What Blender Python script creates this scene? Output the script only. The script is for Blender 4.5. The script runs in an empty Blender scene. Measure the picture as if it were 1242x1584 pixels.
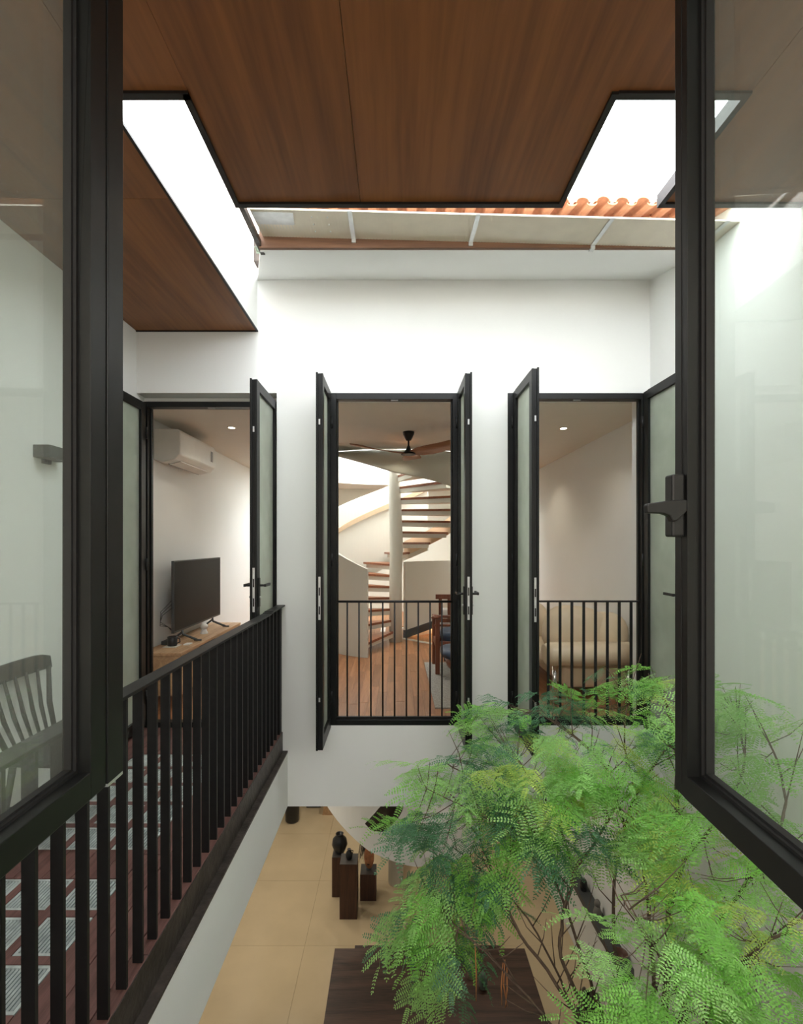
import bpy, bmesh, math, random
from mathutils import Vector, Matrix, Euler
random.seed(7)
C = bpy.context.scene.collection
S = bpy.context.scene
PI = math.pi
EYE = 1.58
F = 750.0
VX, VY = 612.0, 840.0

# ---------------------------------------------------------------- camera
cam_d = bpy.data.cameras.new('camera'); cam = bpy.data.objects.new('camera', cam_d); C.objects.link(cam)
cam.location = (0, 0, EYE); cam.rotation_euler = (PI/2, 0, 0)
cam_d.sensor_fit = 'HORIZONTAL'; cam_d.sensor_width = 36.0
cam_d.lens = F/1242*36.0
cam_d.shift_x = (621-VX)/1242; cam_d.shift_y = (VY-792)/1242
cam_d.clip_start = 0.02
S.camera = cam
# ---------------------------------------------------------------- world, exposure
W = bpy.data.worlds.new('overcast_sky'); S.world = W; W.use_nodes = True
nt = W.node_tree; bg = nt.nodes['Background']
bg.inputs[0].default_value = (0.93, 0.97, 1.0, 1); bg.inputs[1].default_value = 11.0
S.view_settings.view_transform = 'Standard'; S.view_settings.look = 'None'
S.view_settings.gamma = 1; S.view_settings.use_curve_mapping = False
S.view_settings.exposure = 0.0
def area(name, loc, rot, sx, sy, power, col=(1,1,1)):
    d = bpy.data.lights.new(name, 'AREA'); d.shape = 'RECTANGLE'; d.size = sx; d.size_y = sy
    d.energy = power; d.color = col
    o = bpy.data.objects.new(name, d); C.objects.link(o); o.location = loc; o.rotation_euler = rot
    return o
def spot(name, loc, power, col, ang=2.2, r=0.04):
    d = bpy.data.lights.new(name, 'SPOT'); d.energy = power; d.color = col; d.spot_size = ang; d.spot_blend = 0.8
    d.shadow_soft_size = r
    o = bpy.data.objects.new(name, d); C.objects.link(o); o.location = loc
    return o
WARM = (1.0, 0.89, 0.68)
area('near_room_fill', (0, -1.6, 2.9), (0,0,0), 2.6, 1.8, 175, (1,.97,.93))  # fill lamp added behind the view to even out the facade
area('stair_skylight', (0, 7.7, 6.0), (0,0,0), 2.2, 2.2, 45, (1,.97,.92))
area('stair_wall_light', (0.1, 8.7, 0.25), (PI,0,0), 0.5, 0.3, 0.5, WARM)
for p, e in (((-1.77,5.23),9), ((1.82,5.26),8), ((-1.0,8.2),4), ((1.82,7.2),16), ((0.1,6.0),7)):
    spot('downlight_beam', (p[0], p[1], 2.80), e, WARM)
for p in ((-1.6,5.6), (-1.9,6.9), (1.2,5.6), (-.9,9.4), (-1.8,8.0), (1.3,8.6)):
    spot('lower_fill', (p[0], p[1], -0.66), 55, (1,.92,.80), 2.6, .1)  # added spots without fixtures, brightening the ground floor

# ---------------------------------------------------------------- materials
MATS = {}
def mat(name, col, rough=0.6, metal=0.0, var=0.04, scale=6.0, bump=0.0, bscale=60.0, coat=0.0, spec=0.5, emit=None):
    m = bpy.data.materials.new(name); m.use_nodes = True; n = m.node_tree.nodes; l = m.node_tree.links
    b = n['Principled BSDF']; b.inputs['Roughness'].default_value = rough; b.inputs['Metallic'].default_value = metal
    b.inputs['Coat Weight'].default_value = coat; b.inputs['Specular IOR Level'].default_value = spec
    tc = n.new('ShaderNodeTexCoord'); nz = n.new('ShaderNodeTexNoise'); nz.inputs['Scale'].default_value = scale
    nz.inputs['Detail'].default_value = 5
    l.new(tc.outputs['Object'], nz.inputs['Vector'])
    r = n.new('ShaderNodeValToRGB')
    r.color_ramp.elements[0].position = .3; r.color_ramp.elements[1].position = .7
    r.color_ramp.elements[0].color = tuple(max(0, c*(1-var)) for c in col)+(1,)
    r.color_ramp.elements[1].color = tuple(min(1, c*(1+var)) for c in col)+(1,)
    l.new(nz.outputs['Fac'], r.inputs['Fac']); l.new(r.outputs['Color'], b.inputs['Base Color'])
    if bump:
        n2 = n.new('ShaderNodeTexNoise'); n2.inputs['Scale'].default_value = bscale
        bp = n.new('ShaderNodeBump'); bp.inputs['Strength'].default_value = bump; bp.inputs['Distance'].default_value = .01
        l.new(tc.outputs['Object'], n2.inputs['Vector']); l.new(n2.outputs['Fac'], bp.inputs['Height']); l.new(bp.outputs['Normal'], b.inputs['Normal'])
    if emit:
        b.inputs['Emission Color'].default_value = (*emit[0],1); b.inputs['Emission Strength'].default_value = emit[1]
    MATS[name] = m
    return m
def wood(name, c0, c1, rough=0.5, axis='Y', scale=1.0, coat=0.0, randobj=0.0, contrast=(.3,.75), knots=0.0):
    m = bpy.data.materials.new(name); m.use_nodes = True; n = m.node_tree.nodes; l = m.node_tree.links
    b = n['Principled BSDF']; b.inputs['Roughness'].default_value = rough; b.inputs['Coat Weight'].default_value = coat
    tc = n.new('ShaderNodeTexCoord'); mp = n.new('ShaderNodeMapping')
    s = {'X': (.5, 9, 9), 'Y': (9, .5, 9), 'Z': (9, 9, .5)}[axis]
    mp.inputs['Scale'].default_value = tuple(v*scale for v in s)
    l.new(tc.outputs['Object'], mp.inputs['Vector'])
    if randobj:
        oi = n.new('ShaderNodeObjectInfo'); ad = n.new('ShaderNodeVectorMath'); ad.operation = 'SCALE'
        ad.inputs['Scale'].default_value = 40; cb = n.new('ShaderNodeCombineXYZ')
        for i in range(3): l.new(oi.outputs['Random'], cb.inputs[i])
        l.new(cb.outputs[0], ad.inputs[0]); l.new(ad.outputs[0], mp.inputs['Location'])
    n1 = n.new('ShaderNodeTexNoise'); n1.inputs['Scale'].default_value = .35; n1.inputs['Detail'].default_value = 3; n1.inputs['Distortion'].default_value = .8
    l.new(mp.outputs[0], n1.inputs['Vector'])
    ml = n.new('ShaderNodeMath'); ml.operation = 'MULTIPLY'; ml.inputs[1].default_value = 9
    sn = n.new('ShaderNodeMath'); sn.operation = 'PINGPONG'; sn.inputs[1].default_value = 1
    l.new(n1.outputs['Fac'], ml.inputs[0]); l.new(ml.outputs[0], sn.inputs[0])
    n2 = n.new('ShaderNodeTexNoise'); n2.inputs['Scale'].default_value = 9; n2.inputs['Detail'].default_value = 6
    l.new(mp.outputs[0], n2.inputs['Vector'])
    mx = n.new('ShaderNodeMath'); mx.operation = 'MULTIPLY_ADD'; mx.inputs[1].default_value = .45
    l.new(sn.outputs[0], mx.inputs[0]); l.new(n2.outputs['Fac'], mx.inputs[2])
    r = n.new('ShaderNodeValToRGB'); r.color_ramp.elements[0].position = contrast[0]; r.color_ramp.elements[1].position = contrast[1]+.2
    r.color_ramp.elements[0].color = (*c0,1); r.color_ramp.elements[1].color = (*c1,1)
    l.new(mx.outputs[0], r.inputs['Fac'])
    out = r.outputs['Color']
    if randobj:
        hs = n.new('ShaderNodeHueSaturation'); mr = n.new('ShaderNodeMapRange')
        mr.inputs['To Min'].default_value = 1-randobj; mr.inputs['To Max'].default_value = 1+randobj
        l.new(oi.outputs['Random'], mr.inputs['Value']); l.new(mr.outputs[0], hs.inputs['Value']); l.new(out, hs.inputs['Color']); out = hs.outputs['Color']
    l.new(out, b.inputs['Base Color'])
    MATS[name] = m
    return m
def glass(name, tint, refl_rough=0.0, haze=0.0, haze_col=(.8,.85,.8), ior=1.5, hrough=None):
    m = bpy.data.materials.new(name); m.use_nodes = True; n = m.node_tree.nodes; l = m.node_tree.links
    n.remove(n['Principled BSDF']); out = n['Material Output']
    tr = n.new('ShaderNodeBsdfTransparent'); tr.inputs[0].default_value = (*tint,1)
    gl = n.new('ShaderNodeBsdfGlossy'); gl.inputs['Roughness'].default_value = refl_rough
    lw = n.new('ShaderNodeLayerWeight'); lw.inputs['Blend'].default_value = .5
    pw = n.new('ShaderNodeMath'); pw.operation = 'POWER'; pw.inputs[1].default_value = 5; l.new(lw.outputs['Facing'], pw.inputs[0])
    fr = n.new('ShaderNodeMath'); fr.operation = 'MULTIPLY_ADD'; fr.inputs[1].default_value = .95; fr.inputs[2].default_value = .04; l.new(pw.outputs[0], fr.inputs[0])
    mx = n.new('ShaderNodeMixShader'); l.new(fr.outputs[0], mx.inputs[0]); l.new(tr.outputs[0], mx.inputs[1]); l.new(gl.outputs[0], mx.inputs[2])
    res = mx.outputs[0]
    if haze:
        df = n.new('ShaderNodeBsdfDiffuse'); df.inputs[0].default_value = (*haze_col,1)
        tl = n.new('ShaderNodeBsdfTranslucent'); tl.inputs[0].default_value = (*haze_col,1)
        m1 = n.new('ShaderNodeMixShader'); m1.inputs[0].default_value = .5; l.new(df.outputs[0], m1.inputs[1]); l.new(tl.outputs[0], m1.inputs[2])
        m2 = n.new('ShaderNodeMixShader')
        tc = n.new('ShaderNodeTexCoord'); nz = n.new('ShaderNodeTexNoise'); nz.inputs['Scale'].default_value = 5
        l.new(tc.outputs['Object'], nz.inputs['Vector'])
        mr = n.new('ShaderNodeMapRange'); mr.inputs['To Min'].default_value = haze*.8; mr.inputs['To Max'].default_value = haze*1.2
        l.new(nz.outputs['Fac'], mr.inputs['Value']); l.new(mr.outputs[0], m2.inputs[0])
        l.new(res, m2.inputs[1]); l.new(m1.outputs[0], m2.inputs[2]); res = m2.outputs[0]
    l.new(res, out.inputs['Surface'])
    MATS[name] = m
    return m
def leafmat(name, col, tcol):
    m = bpy.data.materials.new(name); m.use_nodes = True; n = m.node_tree.nodes; l = m.node_tree.links
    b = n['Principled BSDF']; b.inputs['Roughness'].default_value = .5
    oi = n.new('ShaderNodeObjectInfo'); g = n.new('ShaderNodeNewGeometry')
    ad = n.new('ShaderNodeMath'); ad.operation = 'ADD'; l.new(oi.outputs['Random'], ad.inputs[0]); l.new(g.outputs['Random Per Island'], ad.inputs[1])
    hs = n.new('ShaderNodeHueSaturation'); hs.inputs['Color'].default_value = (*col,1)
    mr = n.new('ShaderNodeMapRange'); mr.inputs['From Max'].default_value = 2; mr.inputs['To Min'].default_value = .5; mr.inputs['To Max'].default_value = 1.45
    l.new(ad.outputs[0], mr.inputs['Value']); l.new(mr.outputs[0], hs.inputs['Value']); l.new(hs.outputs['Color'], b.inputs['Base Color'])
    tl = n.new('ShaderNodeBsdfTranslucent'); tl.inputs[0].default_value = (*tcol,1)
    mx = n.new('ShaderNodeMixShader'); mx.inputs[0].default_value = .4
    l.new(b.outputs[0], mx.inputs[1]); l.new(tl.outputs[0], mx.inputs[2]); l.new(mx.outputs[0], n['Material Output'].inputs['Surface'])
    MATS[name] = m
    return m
white = mat('white_paint', (.86,.865,.84), .85, var=.012, scale=2, bump=.03, bscale=150)
cream = mat('interior_paint', (.72,.71,.62), .8, var=.01, scale=2)
ceilw = mat('interior_ceiling_paint', (.78,.74,.66), .8, var=.01)
black = mat('black_powdercoat', (.008,.0085,.008), .40, var=.1, scale=30, spec=.28)
chairblack = mat('black_chair_paint', (.010,.012,.012), .45)
blackrail = mat('black_rail_paint', (.011,.011,.011), .45, var=.2, scale=30, spec=.35)
gasket = mat('rubber_gasket', (.008,.008,.008), .6)
steel = mat('galvanised_steel', (.62,.64,.64), .4, .8, var=.1, scale=20)
chrome = mat('chrome', (.8,.8,.8), .15, 1)
rust = mat('rusted_dark_steel', (.055,.045,.038), .45, .3, var=.5, scale=14, bump=.3, bscale=40)
canopyw = wood('canopy_plywood', (.115,.040,.011), (.25,.096,.026), .5, 'Y', .55, randobj=.10, contrast=(.2,.9))
deckw = wood('deck_timber', (.07,.030,.024), (.14,.065,.054), .6, 'Y', 3, randobj=.15)
floorw = wood('parquet_oak', (.26,.11,.042), (.40,.19,.085), .42, 'Y', 2, randobj=.22)
darkw = wood('dark_oak_table', (.022,.012,.008), (.085,.045,.03), .42, 'X', 1.6, contrast=(.35,.8))
pedw = wood('pedestal_wood', (.030,.010,.006), (.075,.028,.016), .4, 'Z', 2)
pedtop = mat('pedestal_top_grey', (.07,.062,.055), .5, var=.1)
darkfan = mat('dark_walnut_blade', (.035,.018,.012), .5)
redw = wood('red_brown_teak', (.12,.032,.014), (.22,.07,.03), .4, 'Z', 2)
treadw = wood('stair_tread_wood', (.20,.065,.025), (.33,.125,.055), .4, 'X', 2)
consw = wood('console_oak', (.38,.22,.11), (.56,.36,.20), .5, 'Y', 3)
fanw = wood('fan_blade_wood', (.24,.10,.045), (.38,.18,.09), .45, 'X', 2)
tanm = mat('tan_handrail_paint', (.60,.45,.29), .6)
brownfascia = wood('fascia_timber', (.085,.036,.016), (.15,.068,.032), .6, 'X', 2)
glassb = mat('ribbed_glass_block', (.40,.45,.43), .12, var=.25, scale=18, spec=.8)
frost = glass('frosted_door_glass', (.66,.72,.64), .05, .6, (.82,.86,.78), 1.5)
clear = glass('clear_window_glass', (.88,.92,.89), 0.0, .08, (.78,.82,.76), 1.5)  # pale haze: some dust, plus sky reflections put in as diffuse colour
skyg = glass('green_edge_glass', (.75,.88,.80), 0.0, .05)
terra = mat('terracotta', (.58,.28,.16), .7, var=.2, scale=15)
gutm = mat('beige_ribbed_gutter', (.74,.68,.56), .6, var=.05, scale=8)
travert = mat('beige_marble_floor', (.62,.49,.31), .16, var=.07, scale=1.7, spec=.5)
plastic = mat('white_plastic', (.82,.81,.77), .4)
greyp = mat('grey_plastic', (.30,.30,.29), .5)
screen = mat('screen_black', (.008,.008,.008), .35, spec=.08)
ceramic = mat('black_ceramic', (.012,.013,.014), .3)
leather = mat('cream_leather', (.76,.62,.43), .45, var=.05, scale=4, bump=.15, bscale=12)
blue = mat('blue_upholstery', (.030,.055,.095), .45, var=.1)
rugm = mat('grey_rug', (.36,.34,.29), .95, var=.25, scale=60, bump=.6, bscale=200)
linen = mat('pale_linen', (.62,.58,.52), .9, var=.06, scale=20)
maskw = mat('mask_orange_brown', (.45,.19,.09), .5, var=.3, scale=12)
hair = mat('black_fibre', (.012,.010,.008), .6)
bark = mat('bark', (.13,.085,.06), .85, var=.35, scale=25, bump=.5, bscale=80)
celadon = mat('green_stoneware', (.11,.15,.12), .35, var=.15)
stone = mat('grey_stone', (.20,.19,.17), .7, var=.2)
soil = mat('dark_soil', (.03,.022,.015), .95, var=.4, scale=30)
lampm = mat('downlight_lens', (1,.9,.75), .5, emit=((1,.88,.7), 14))
ledm = mat('warm_led_strip', (1,.7,.4), .5, emit=((1,.55,.22), 22))
lamp_black = mat('matt_charcoal', (.06,.065,.065), .5)
dryt = mat('dry_twig', (.42,.17,.06), .8)
leafL = leafmat('leaf_light_green', (.40,.70,.24), (.50,.84,.22))
leafY = leafmat('leaf_yellow_green', (.52,.66,.16), (.65,.80,.18))
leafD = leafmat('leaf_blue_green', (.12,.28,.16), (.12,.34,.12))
leafM = leafmat('leaf_fresh_green', (.27,.60,.12), (.38,.80,.12))

# ---------------------------------------------------------------- mesh helpers
class MB:
    def __init__(s): s.v = []; s.f = []; s.sm = []
    def add(s, vs, fs, smooth=False):
        o = len(s.v); s.v += [tuple(v) for v in vs]; s.f += [tuple(i+o for i in f) for f in fs]; s.sm += [smooth]*len(fs); return s
    def box(s, x0, x1, y0, y1, z0, z1):
        x0,x1 = sorted((x0,x1)); y0,y1 = sorted((y0,y1)); z0,z1 = sorted((z0,z1))
        vs = [(x,y,z) for z in (z0,z1) for y in (y0,y1) for x in (x0,x1)]
        return s.add(vs, [(0,2,3,1),(4,5,7,6),(0,1,5,4),(2,6,7,3),(0,4,6,2),(1,3,7,5)])
    def tube(s, pts, rads, seg=8, caps=True, flat=(1,1)):
        pts = [Vector(p) for p in pts]; n = len(pts)
        if not isinstance(rads, (list,tuple)): rads = [rads]*n
        vs = []; up = None
        for i,p in enumerate(pts):
            d = (pts[min(i+1,n-1)]-pts[max(i-1,0)]).normalized()
            if up is None: up = Vector((0,0,1)) if abs(d.z) < .9 else Vector((1,0,0))
            a = d.cross(up).normalized(); b = a.cross(d).normalized(); up = b
            for k in range(seg):
                t = 2*PI*k/seg
                vs.append(p + a*math.cos(t)*rads[i]*flat[0] + b*math.sin(t)*rads[i]*flat[1])
        fs = []
        for i in range(n-1):
            for k in range(seg):
                k2 = (k+1)%seg; fs.append((i*seg+k, i*seg+k2, (i+1)*seg+k2, (i+1)*seg+k))
        s.add(vs, fs, True)
        if caps:
            o = len(s.v)-len(vs)
            s.f.append(tuple(o+k for k in range(seg))[::-1]); s.sm.append(False)
            s.f.append(tuple(o+(n-1)*seg+k for k in range(seg))); s.sm.append(False)
        return s
    def cyl(s, p0, p1, r, seg=16): return s.tube([p0,p1], r, seg)
    def lathe(s, c, prof, seg=24, sx=1, sy=1):
        vs = []; n = len(prof)
        for (r,z) in prof:
            for k in range(seg):
                t = 2*PI*k/seg; vs.append((c[0]+r*math.cos(t)*sx, c[1]+r*math.sin(t)*sy, c[2]+z))
        fs = []
        for i in range(n-1):
            for k in range(seg):
                k2 = (k+1)%seg; fs.append((i*seg+k, i*seg+k2, (i+1)*seg+k2, (i+1)*seg+k))
        s.add(vs, fs, True); o = len(s.v)-len(vs)
        s.f.append(tuple(o+k for k in range(seg))[::-1]); s.sm.append(False)
        s.f.append(tuple(o+(n-1)*seg+k for k in range(seg))); s.sm.append(False)
        return s
    def prism(s, poly, a0, a1, plane='XY'):
        n = len(poly)
        def P(p,a): return {'XY':(p[0],p[1],a),'XZ':(p[0],a,p[1]),'YZ':(a,p[0],p[1])}[plane]
        vs = [P(p,a0) for p in poly]+[P(p,a1) for p in poly]
        fs = [tuple(range(n))[::-1], tuple(range(n,2*n))]+[(i,(i+1)%n,(i+1)%n+n,i+n) for i in range(n)]
        return s.add(vs, fs)
    def ell(s, c, r, seg=16, rings=10, rot=None, power=1.0):
        vs = []; fs = []; R = Euler(rot).to_matrix() if rot else None
        for i in range(rings+1):
            ph = PI*i/rings
            for k in range(seg):
                t = 2*PI*k/seg
                def q(v): return math.copysign(abs(v)**power, v)
                v = Vector((r[0]*q(math.sin(ph))*q(math.cos(t)), r[1]*q(math.sin(ph))*q(math.sin(t)), r[2]*q(math.cos(ph))))
                if R: v = R @ v
                vs.append(v+Vector(c))
        for i in range(rings):
            for k in range(seg):
                k2 = (k+1)%seg; fs.append((i*seg+k,(i+1)*seg+k,(i+1)*seg+k2,i*seg+k2))
        return s.add(vs, fs, True)
    def build(s, name, m, parent=None, loc=None, bevel=0, seg=2):
        me = bpy.data.meshes.new(name)
        if parent is not None and loc is None:
            L = wloc(parent)
        else: L = Vector(loc) if loc is not None else Vector((0,0,0))
        me.from_pydata([tuple(Vector(v)-L) for v in s.v], [], s.f)
        me.polygons.foreach_set('use_smooth', s.sm)
        bm = bmesh.new(); bm.from_mesh(me); bmesh.ops.remove_doubles(bm, verts=bm.verts, dist=1e-6)
        bmesh.ops.recalc_face_normals(bm, faces=bm.faces); bm.to_mesh(me); bm.free()
        me.materials.append(m); o = bpy.data.objects.new(name, me); C.objects.link(o)
        if parent is not None: o.parent = parent
        else: o.location = L
        if bevel:
            b = o.modifiers.new('bevel', 'BEVEL'); b.width = bevel; b.segments = seg; b.limit_method = 'ANGLE'
        return o
LOCALS = {}
def wloc(o):
    if o.name in LOCALS: return Vector((0,0,0))
    L = Vector(o.location)
    while o.parent is not None: o = o.parent; L += Vector(o.location) if o.name not in LOCALS else Vector((0,0,0))
    return L
def thing(name, label, cat, loc=(0,0,0), group=None, rot=0):
    o = bpy.data.objects.new(name, None); C.objects.link(o); o.location = loc; o.rotation_euler = (0,0,rot)
    o.empty_display_size = .1; o['label'] = label; o['category'] = cat
    if group: o['group'] = group
    return o
def tag(o, label, cat, group=None):
    o['label'] = label; o['category'] = cat
    if group: o['group'] = group
    return o
def struct(o, label=None):
    o['kind'] = 'structure'
    if label: o['label'] = label
    return o
def sempty(name, loc=(0,0,0), rot=0, label=None):
    o = bpy.data.objects.new(name, None); C.objects.link(o); o.location = loc; o.rotation_euler = (0,0,rot); o.empty_display_size = .1
    return struct(o, label)
def P(px, py, Y): return Vector(((px-VX)*Y/F, Y, EYE-(py-VY)*Y/F))

XL, XR = -2.17, 2.13
LOWZ = EYE-5.45
YF = 4.06; YI = 4.33; XLI, XRI = -2.45, 2.42; CZ = 2.83; YB = 11.2
KI = 5.45/4.78
SOF = EYE+1.775
# ================================================================ STRUCTURE
struct(MB().box(XLI-.2, XL, -3.6, YI, LOWZ-.1, SOF+1.6).box(XLI-.2, XLI, YI, YB+.2, LOWZ-.1, SOF+1.6).build('wall_left', white), 'white plastered left party wall of the house')
struct(MB().box(XR, XRI+.2, -3.6, YI, LOWZ-.1, EYE+2.35).box(XRI, XRI+.2, YI, YB+.2, LOWZ-.1, EYE+2.35).build('wall_right', white), 'white plastered right party wall of the courtyard')
struct(MB().box(XLI, XRI, YB, YB+.2, LOWZ-.1, 5.8).build('wall_far', cream), 'cream back wall behind the spiral stair')
# facade with three door openings
DL = (XL, -.996, 0.0, 2.83); DM = (-.55, .53, .053, 2.836); DR = (.937, 2.11, .053, 2.836)
m = MB(); y0, y1 = YF, YI
zt = EYE+2.30
m.box(XL, XR, y0, y1, 2.836, zt)
m.box(DL[1], DM[0], y0, y1, -.625, 2.836); m.box(DM[1], DR[0], y0, y1, -.625, 2.836); m.box(DR[1], XR, y0, y1, -.625, 2.836)
m.box(XL, DL[1], y0, y1, -.625, -.045); m.box(DM[0], DM[1], y0, y0+.07, -.625, DM[2]); m.box(DR[0], DR[1], y0, y0+.07, -.625, DR[2]); m.box(DM[0], DM[1], y0+.07, y1, -.625, -.002); m.box(DR[0], DR[1], y0+.07, y1, -.625, -.002)
struct(m.build('wall_facade', white), 'white courtyard facade with three tall black framed door openings')
# unseen wall round the viewer's window, openings widened to let fill light through
m = MB()
m.box(XL, -1.95, .20, .33, LOWZ, SOF-.02); m.box(1.95, XR, .20, .33, LOWZ, SOF-.02); m.box(-1.95, 1.95, .20, .33, LOWZ, EYE-.52); m.box(-1.95, 1.95, .20, .33, EYE+1.2, SOF-.02)
m.box(-.70, -.64, .20, .33, EYE-.52, EYE+1.2); m.box(.62, .68, .20, .33, EYE-.52, EYE+1.2)
struct(m.build('wall_near', white))
# the room the window belongs to
struct(MB().box(XL, XR, -3.4, .20, -.1, 0).build('floor_near', floorw)); struct(MB().box(XL, XR, -3.4, .20, 2.95, 3.05).build('ceiling_near', white)); struct(MB().box(XL, XR, -3.6, -3.4, -.1, 3.05).build('wall_rear', cream))
# room ceiling with round stair void
CC = (0.0, 8.45); RV = 2.0
def ceiling_with_hole(z0, z1, name, mt, xa, xb, ya, yb, cc, R):
    m = MB(); N = 64; out = []; inn = []
    for k in range(N):
        t = 2*PI*k/N; c, s_ = math.cos(t), math.sin(t); inn.append((cc[0]+R*c, cc[1]+R*s_))
        sc = 1e9
        if c > 1e-6: sc = min(sc, (xb-cc[0])/c)
        if c < -1e-6: sc = min(sc, (xa-cc[0])/c)
        if s_ > 1e-6: sc = min(sc, (yb-cc[1])/s_)
        if s_ < -1e-6: sc = min(sc, (ya-cc[1])/s_)
        out.append((cc[0]+sc*c, cc[1]+sc*s_))
    for (x,y) in ((xa,ya),(xb,ya),(xa,yb),(xb,yb)):
        k = min(range(N), key=lambda i: abs(math.atan2(y-cc[1],x-cc[0])%(2*PI)-2*PI*i/N)); out[k] = (x,y)
    for k in range(N):
        j = (k+1)%N
        vs = [(*inn[k],z0),(*inn[j],z0),(*out[j],z0),(*out[k],z0),(*inn[k],z1),(*inn[j],z1),(*out[j],z1),(*out[k],z1)]
        m.add(vs, [(0,1,2,3),(4,7,6,5),(0,4,5,1),(2,6,7,3)])
    return struct(m.build(name, mt))
ceil = ceiling_with_hole(CZ, CZ+.24, 'ceiling', ceilw, XLI, XRI, YI, YB, CC, RV)
for (x,y) in ((-1.77,5.23),(1.82,5.26)):
    MB().lathe((x,y,CZ-.008), [(.036,0),(.046,.002),(.046,.012)], 20).build('downlight_ring', plastic, ceil)
    MB().lathe((x,y,CZ-.0095), [(.0,0),(.033,.0005),(.033,.004)], 20).build('downlight_lens', lampm, ceil)
# stair shaft walls above the ceiling
m = MB(); N = 48
for k in range(N):
    a, b = 2*PI*k/N, 2*PI*(k+1)/N
    r0, r1 = RV, RV+.08
    q = lambda t, r, z: (CC[0]+r*math.cos(t), CC[1]+r*math.sin(t), z)
    m.add([q(a,r0,3.07),q(b,r0,3.07),q(b,r0,6.1),q(a,r0,6.1),q(a,r1,3.07),q(b,r1,3.07),q(b,r1,6.1),q(a,r1,6.1)], [(0,1,2,3),(4,7,6,5)], True)
struct(m.build('wall_stairwell', white), 'white round stairwell wall above the living room')
# living-room floor
fl = struct(MB().box(XLI, XRI, YI, YB, -.45, -.018).build('floor', ceilw), 'living room floor slab under the oak boards')
bw = .092; x = -1.38
planks = []
while x < 1.46:
    y = YI+.002 - random.random()*.9
    while y < 8.6:
        L = random.choice((.7,.95,1.2)); a = max(y, YI+.002); b = y+L-.002
        if b > a+.03: planks.append((x, x+bw-.0015, a, min(b, 9.2)))
        y += L
    x += bw
for i,(a,b,c,d) in enumerate(planks[:300]):
    dz = random.uniform(0,.0008)
    o = MB().box(a,b,c,d,-.0178,-.001+dz).build('floor_board', floorw, fl)
m = MB().box(XLI, -1.382, YI+.002, YB, -.0178, -.001).box(planks[-1][1]+.001, XRI, YI+.002, YB, -.0178, -.001).box(-1.382, planks[-1][1], 9.2, YB, -.0178, -.001)
m.build('floor_margin', floorw, fl)
# lower storey
lf = struct(MB().box(XLI, XRI, -.6, YB, LOWZ-.1, LOWZ-.012).build('floor_lower', travert), 'ground floor screed under the marble slabs')
tx = [-2.45,-1.23,.03,1.29,2.42]; ty = []
Yq = 750*5.45/522.5
k = -7
while Yq+1.262*k < YB+1:
    ty.append(Yq+1.262*k); k += 1
for i in range(len(tx)-1):
    for j in range(len(ty)-1):
        if ty[j] < -.6: continue
        MB().box(tx[i]+.0015, tx[i+1]-.0015, ty[j]+.0015, min(ty[j+1],YB)-.0015, LOWZ-.0118, LOWZ).build('marble_slab', travert, lf)
struct(MB().box(XLI, XRI, YI, YB, -.64, -.455).build('ceiling_lower', cream), 'cream ground floor ceiling')
# balcony
struct(MB().box(XL, -.905, .34, YF, -.625, -.175).build('wall_balcony_beam', white), 'white edge beam carrying the balcony')
bal = struct(MB().box(XL, -.97, .34, YI, -.17, -.05).build('floor_balcony', rust), 'steel and timber balcony deck with glass blocks')
struct(MB().box(-.97, -.945, .34, YF-.002, -.168, -.002).box(-.945, -.902, .34, YF-.002, -.172, -.158).build('trim_1', rust), 'dark rusty steel angle along the balcony edge')
gx = [-1.28-.234*i for i in range(3)]
g1 = [1.626+.2325*k for k in (-2,-1,0,1,2)]; g2 = [2.505+.2325*k for k in range(5)]
def blockmesh():
    m = MB(); n = 11; w = .19
    m.box(0, w, 0, w, -.045, -.008)
    m.box(0,.012,0,w,-.008,-.002); m.box(w-.012,w,0,w,-.008,-.002); m.box(.012,w-.012,0,.012,-.008,-.002); m.box(.012,w-.012,w-.012,w,-.008,-.002)
    for k in range(n):
        a = .014+k*(w-.028)/n; b = a+(w-.028)/n*.62
        m.add([(a,.013,-.008),(b,.013,-.008),(b,w-.013,-.008),(a,w-.013,-.008),((a+b)/2,.013,-.001),((a+b)/2,w-.013,-.001)], [(0,1,4),(1,2,5,4),(3,5,2),(0,4,5,3)])
    return m
b0 = blockmesh().build('glass_block', glassb, None); b0.data.materials.append(mat('dark_glass_groove', (.07,.10,.10), .3))
for p_ in b0.data.polygons:
    if max(b0.data.vertices[i_].co.z for i_ in p_.vertices) < -.0075: p_.material_index = 1
b0.parent = bal; b0.location = (gx[0]-.19, g2[0], 0)
first = True
for gyl in (g1, g2):
    for gy in gyl:
        for xx in gx:
            if first and abs(gy-g2[0]) < 1e-6 and xx == gx[0]: continue
            o = b0.copy(); C.objects.link(o); o.parent = bal; o.location = (xx-.19, gy, 0)
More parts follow.
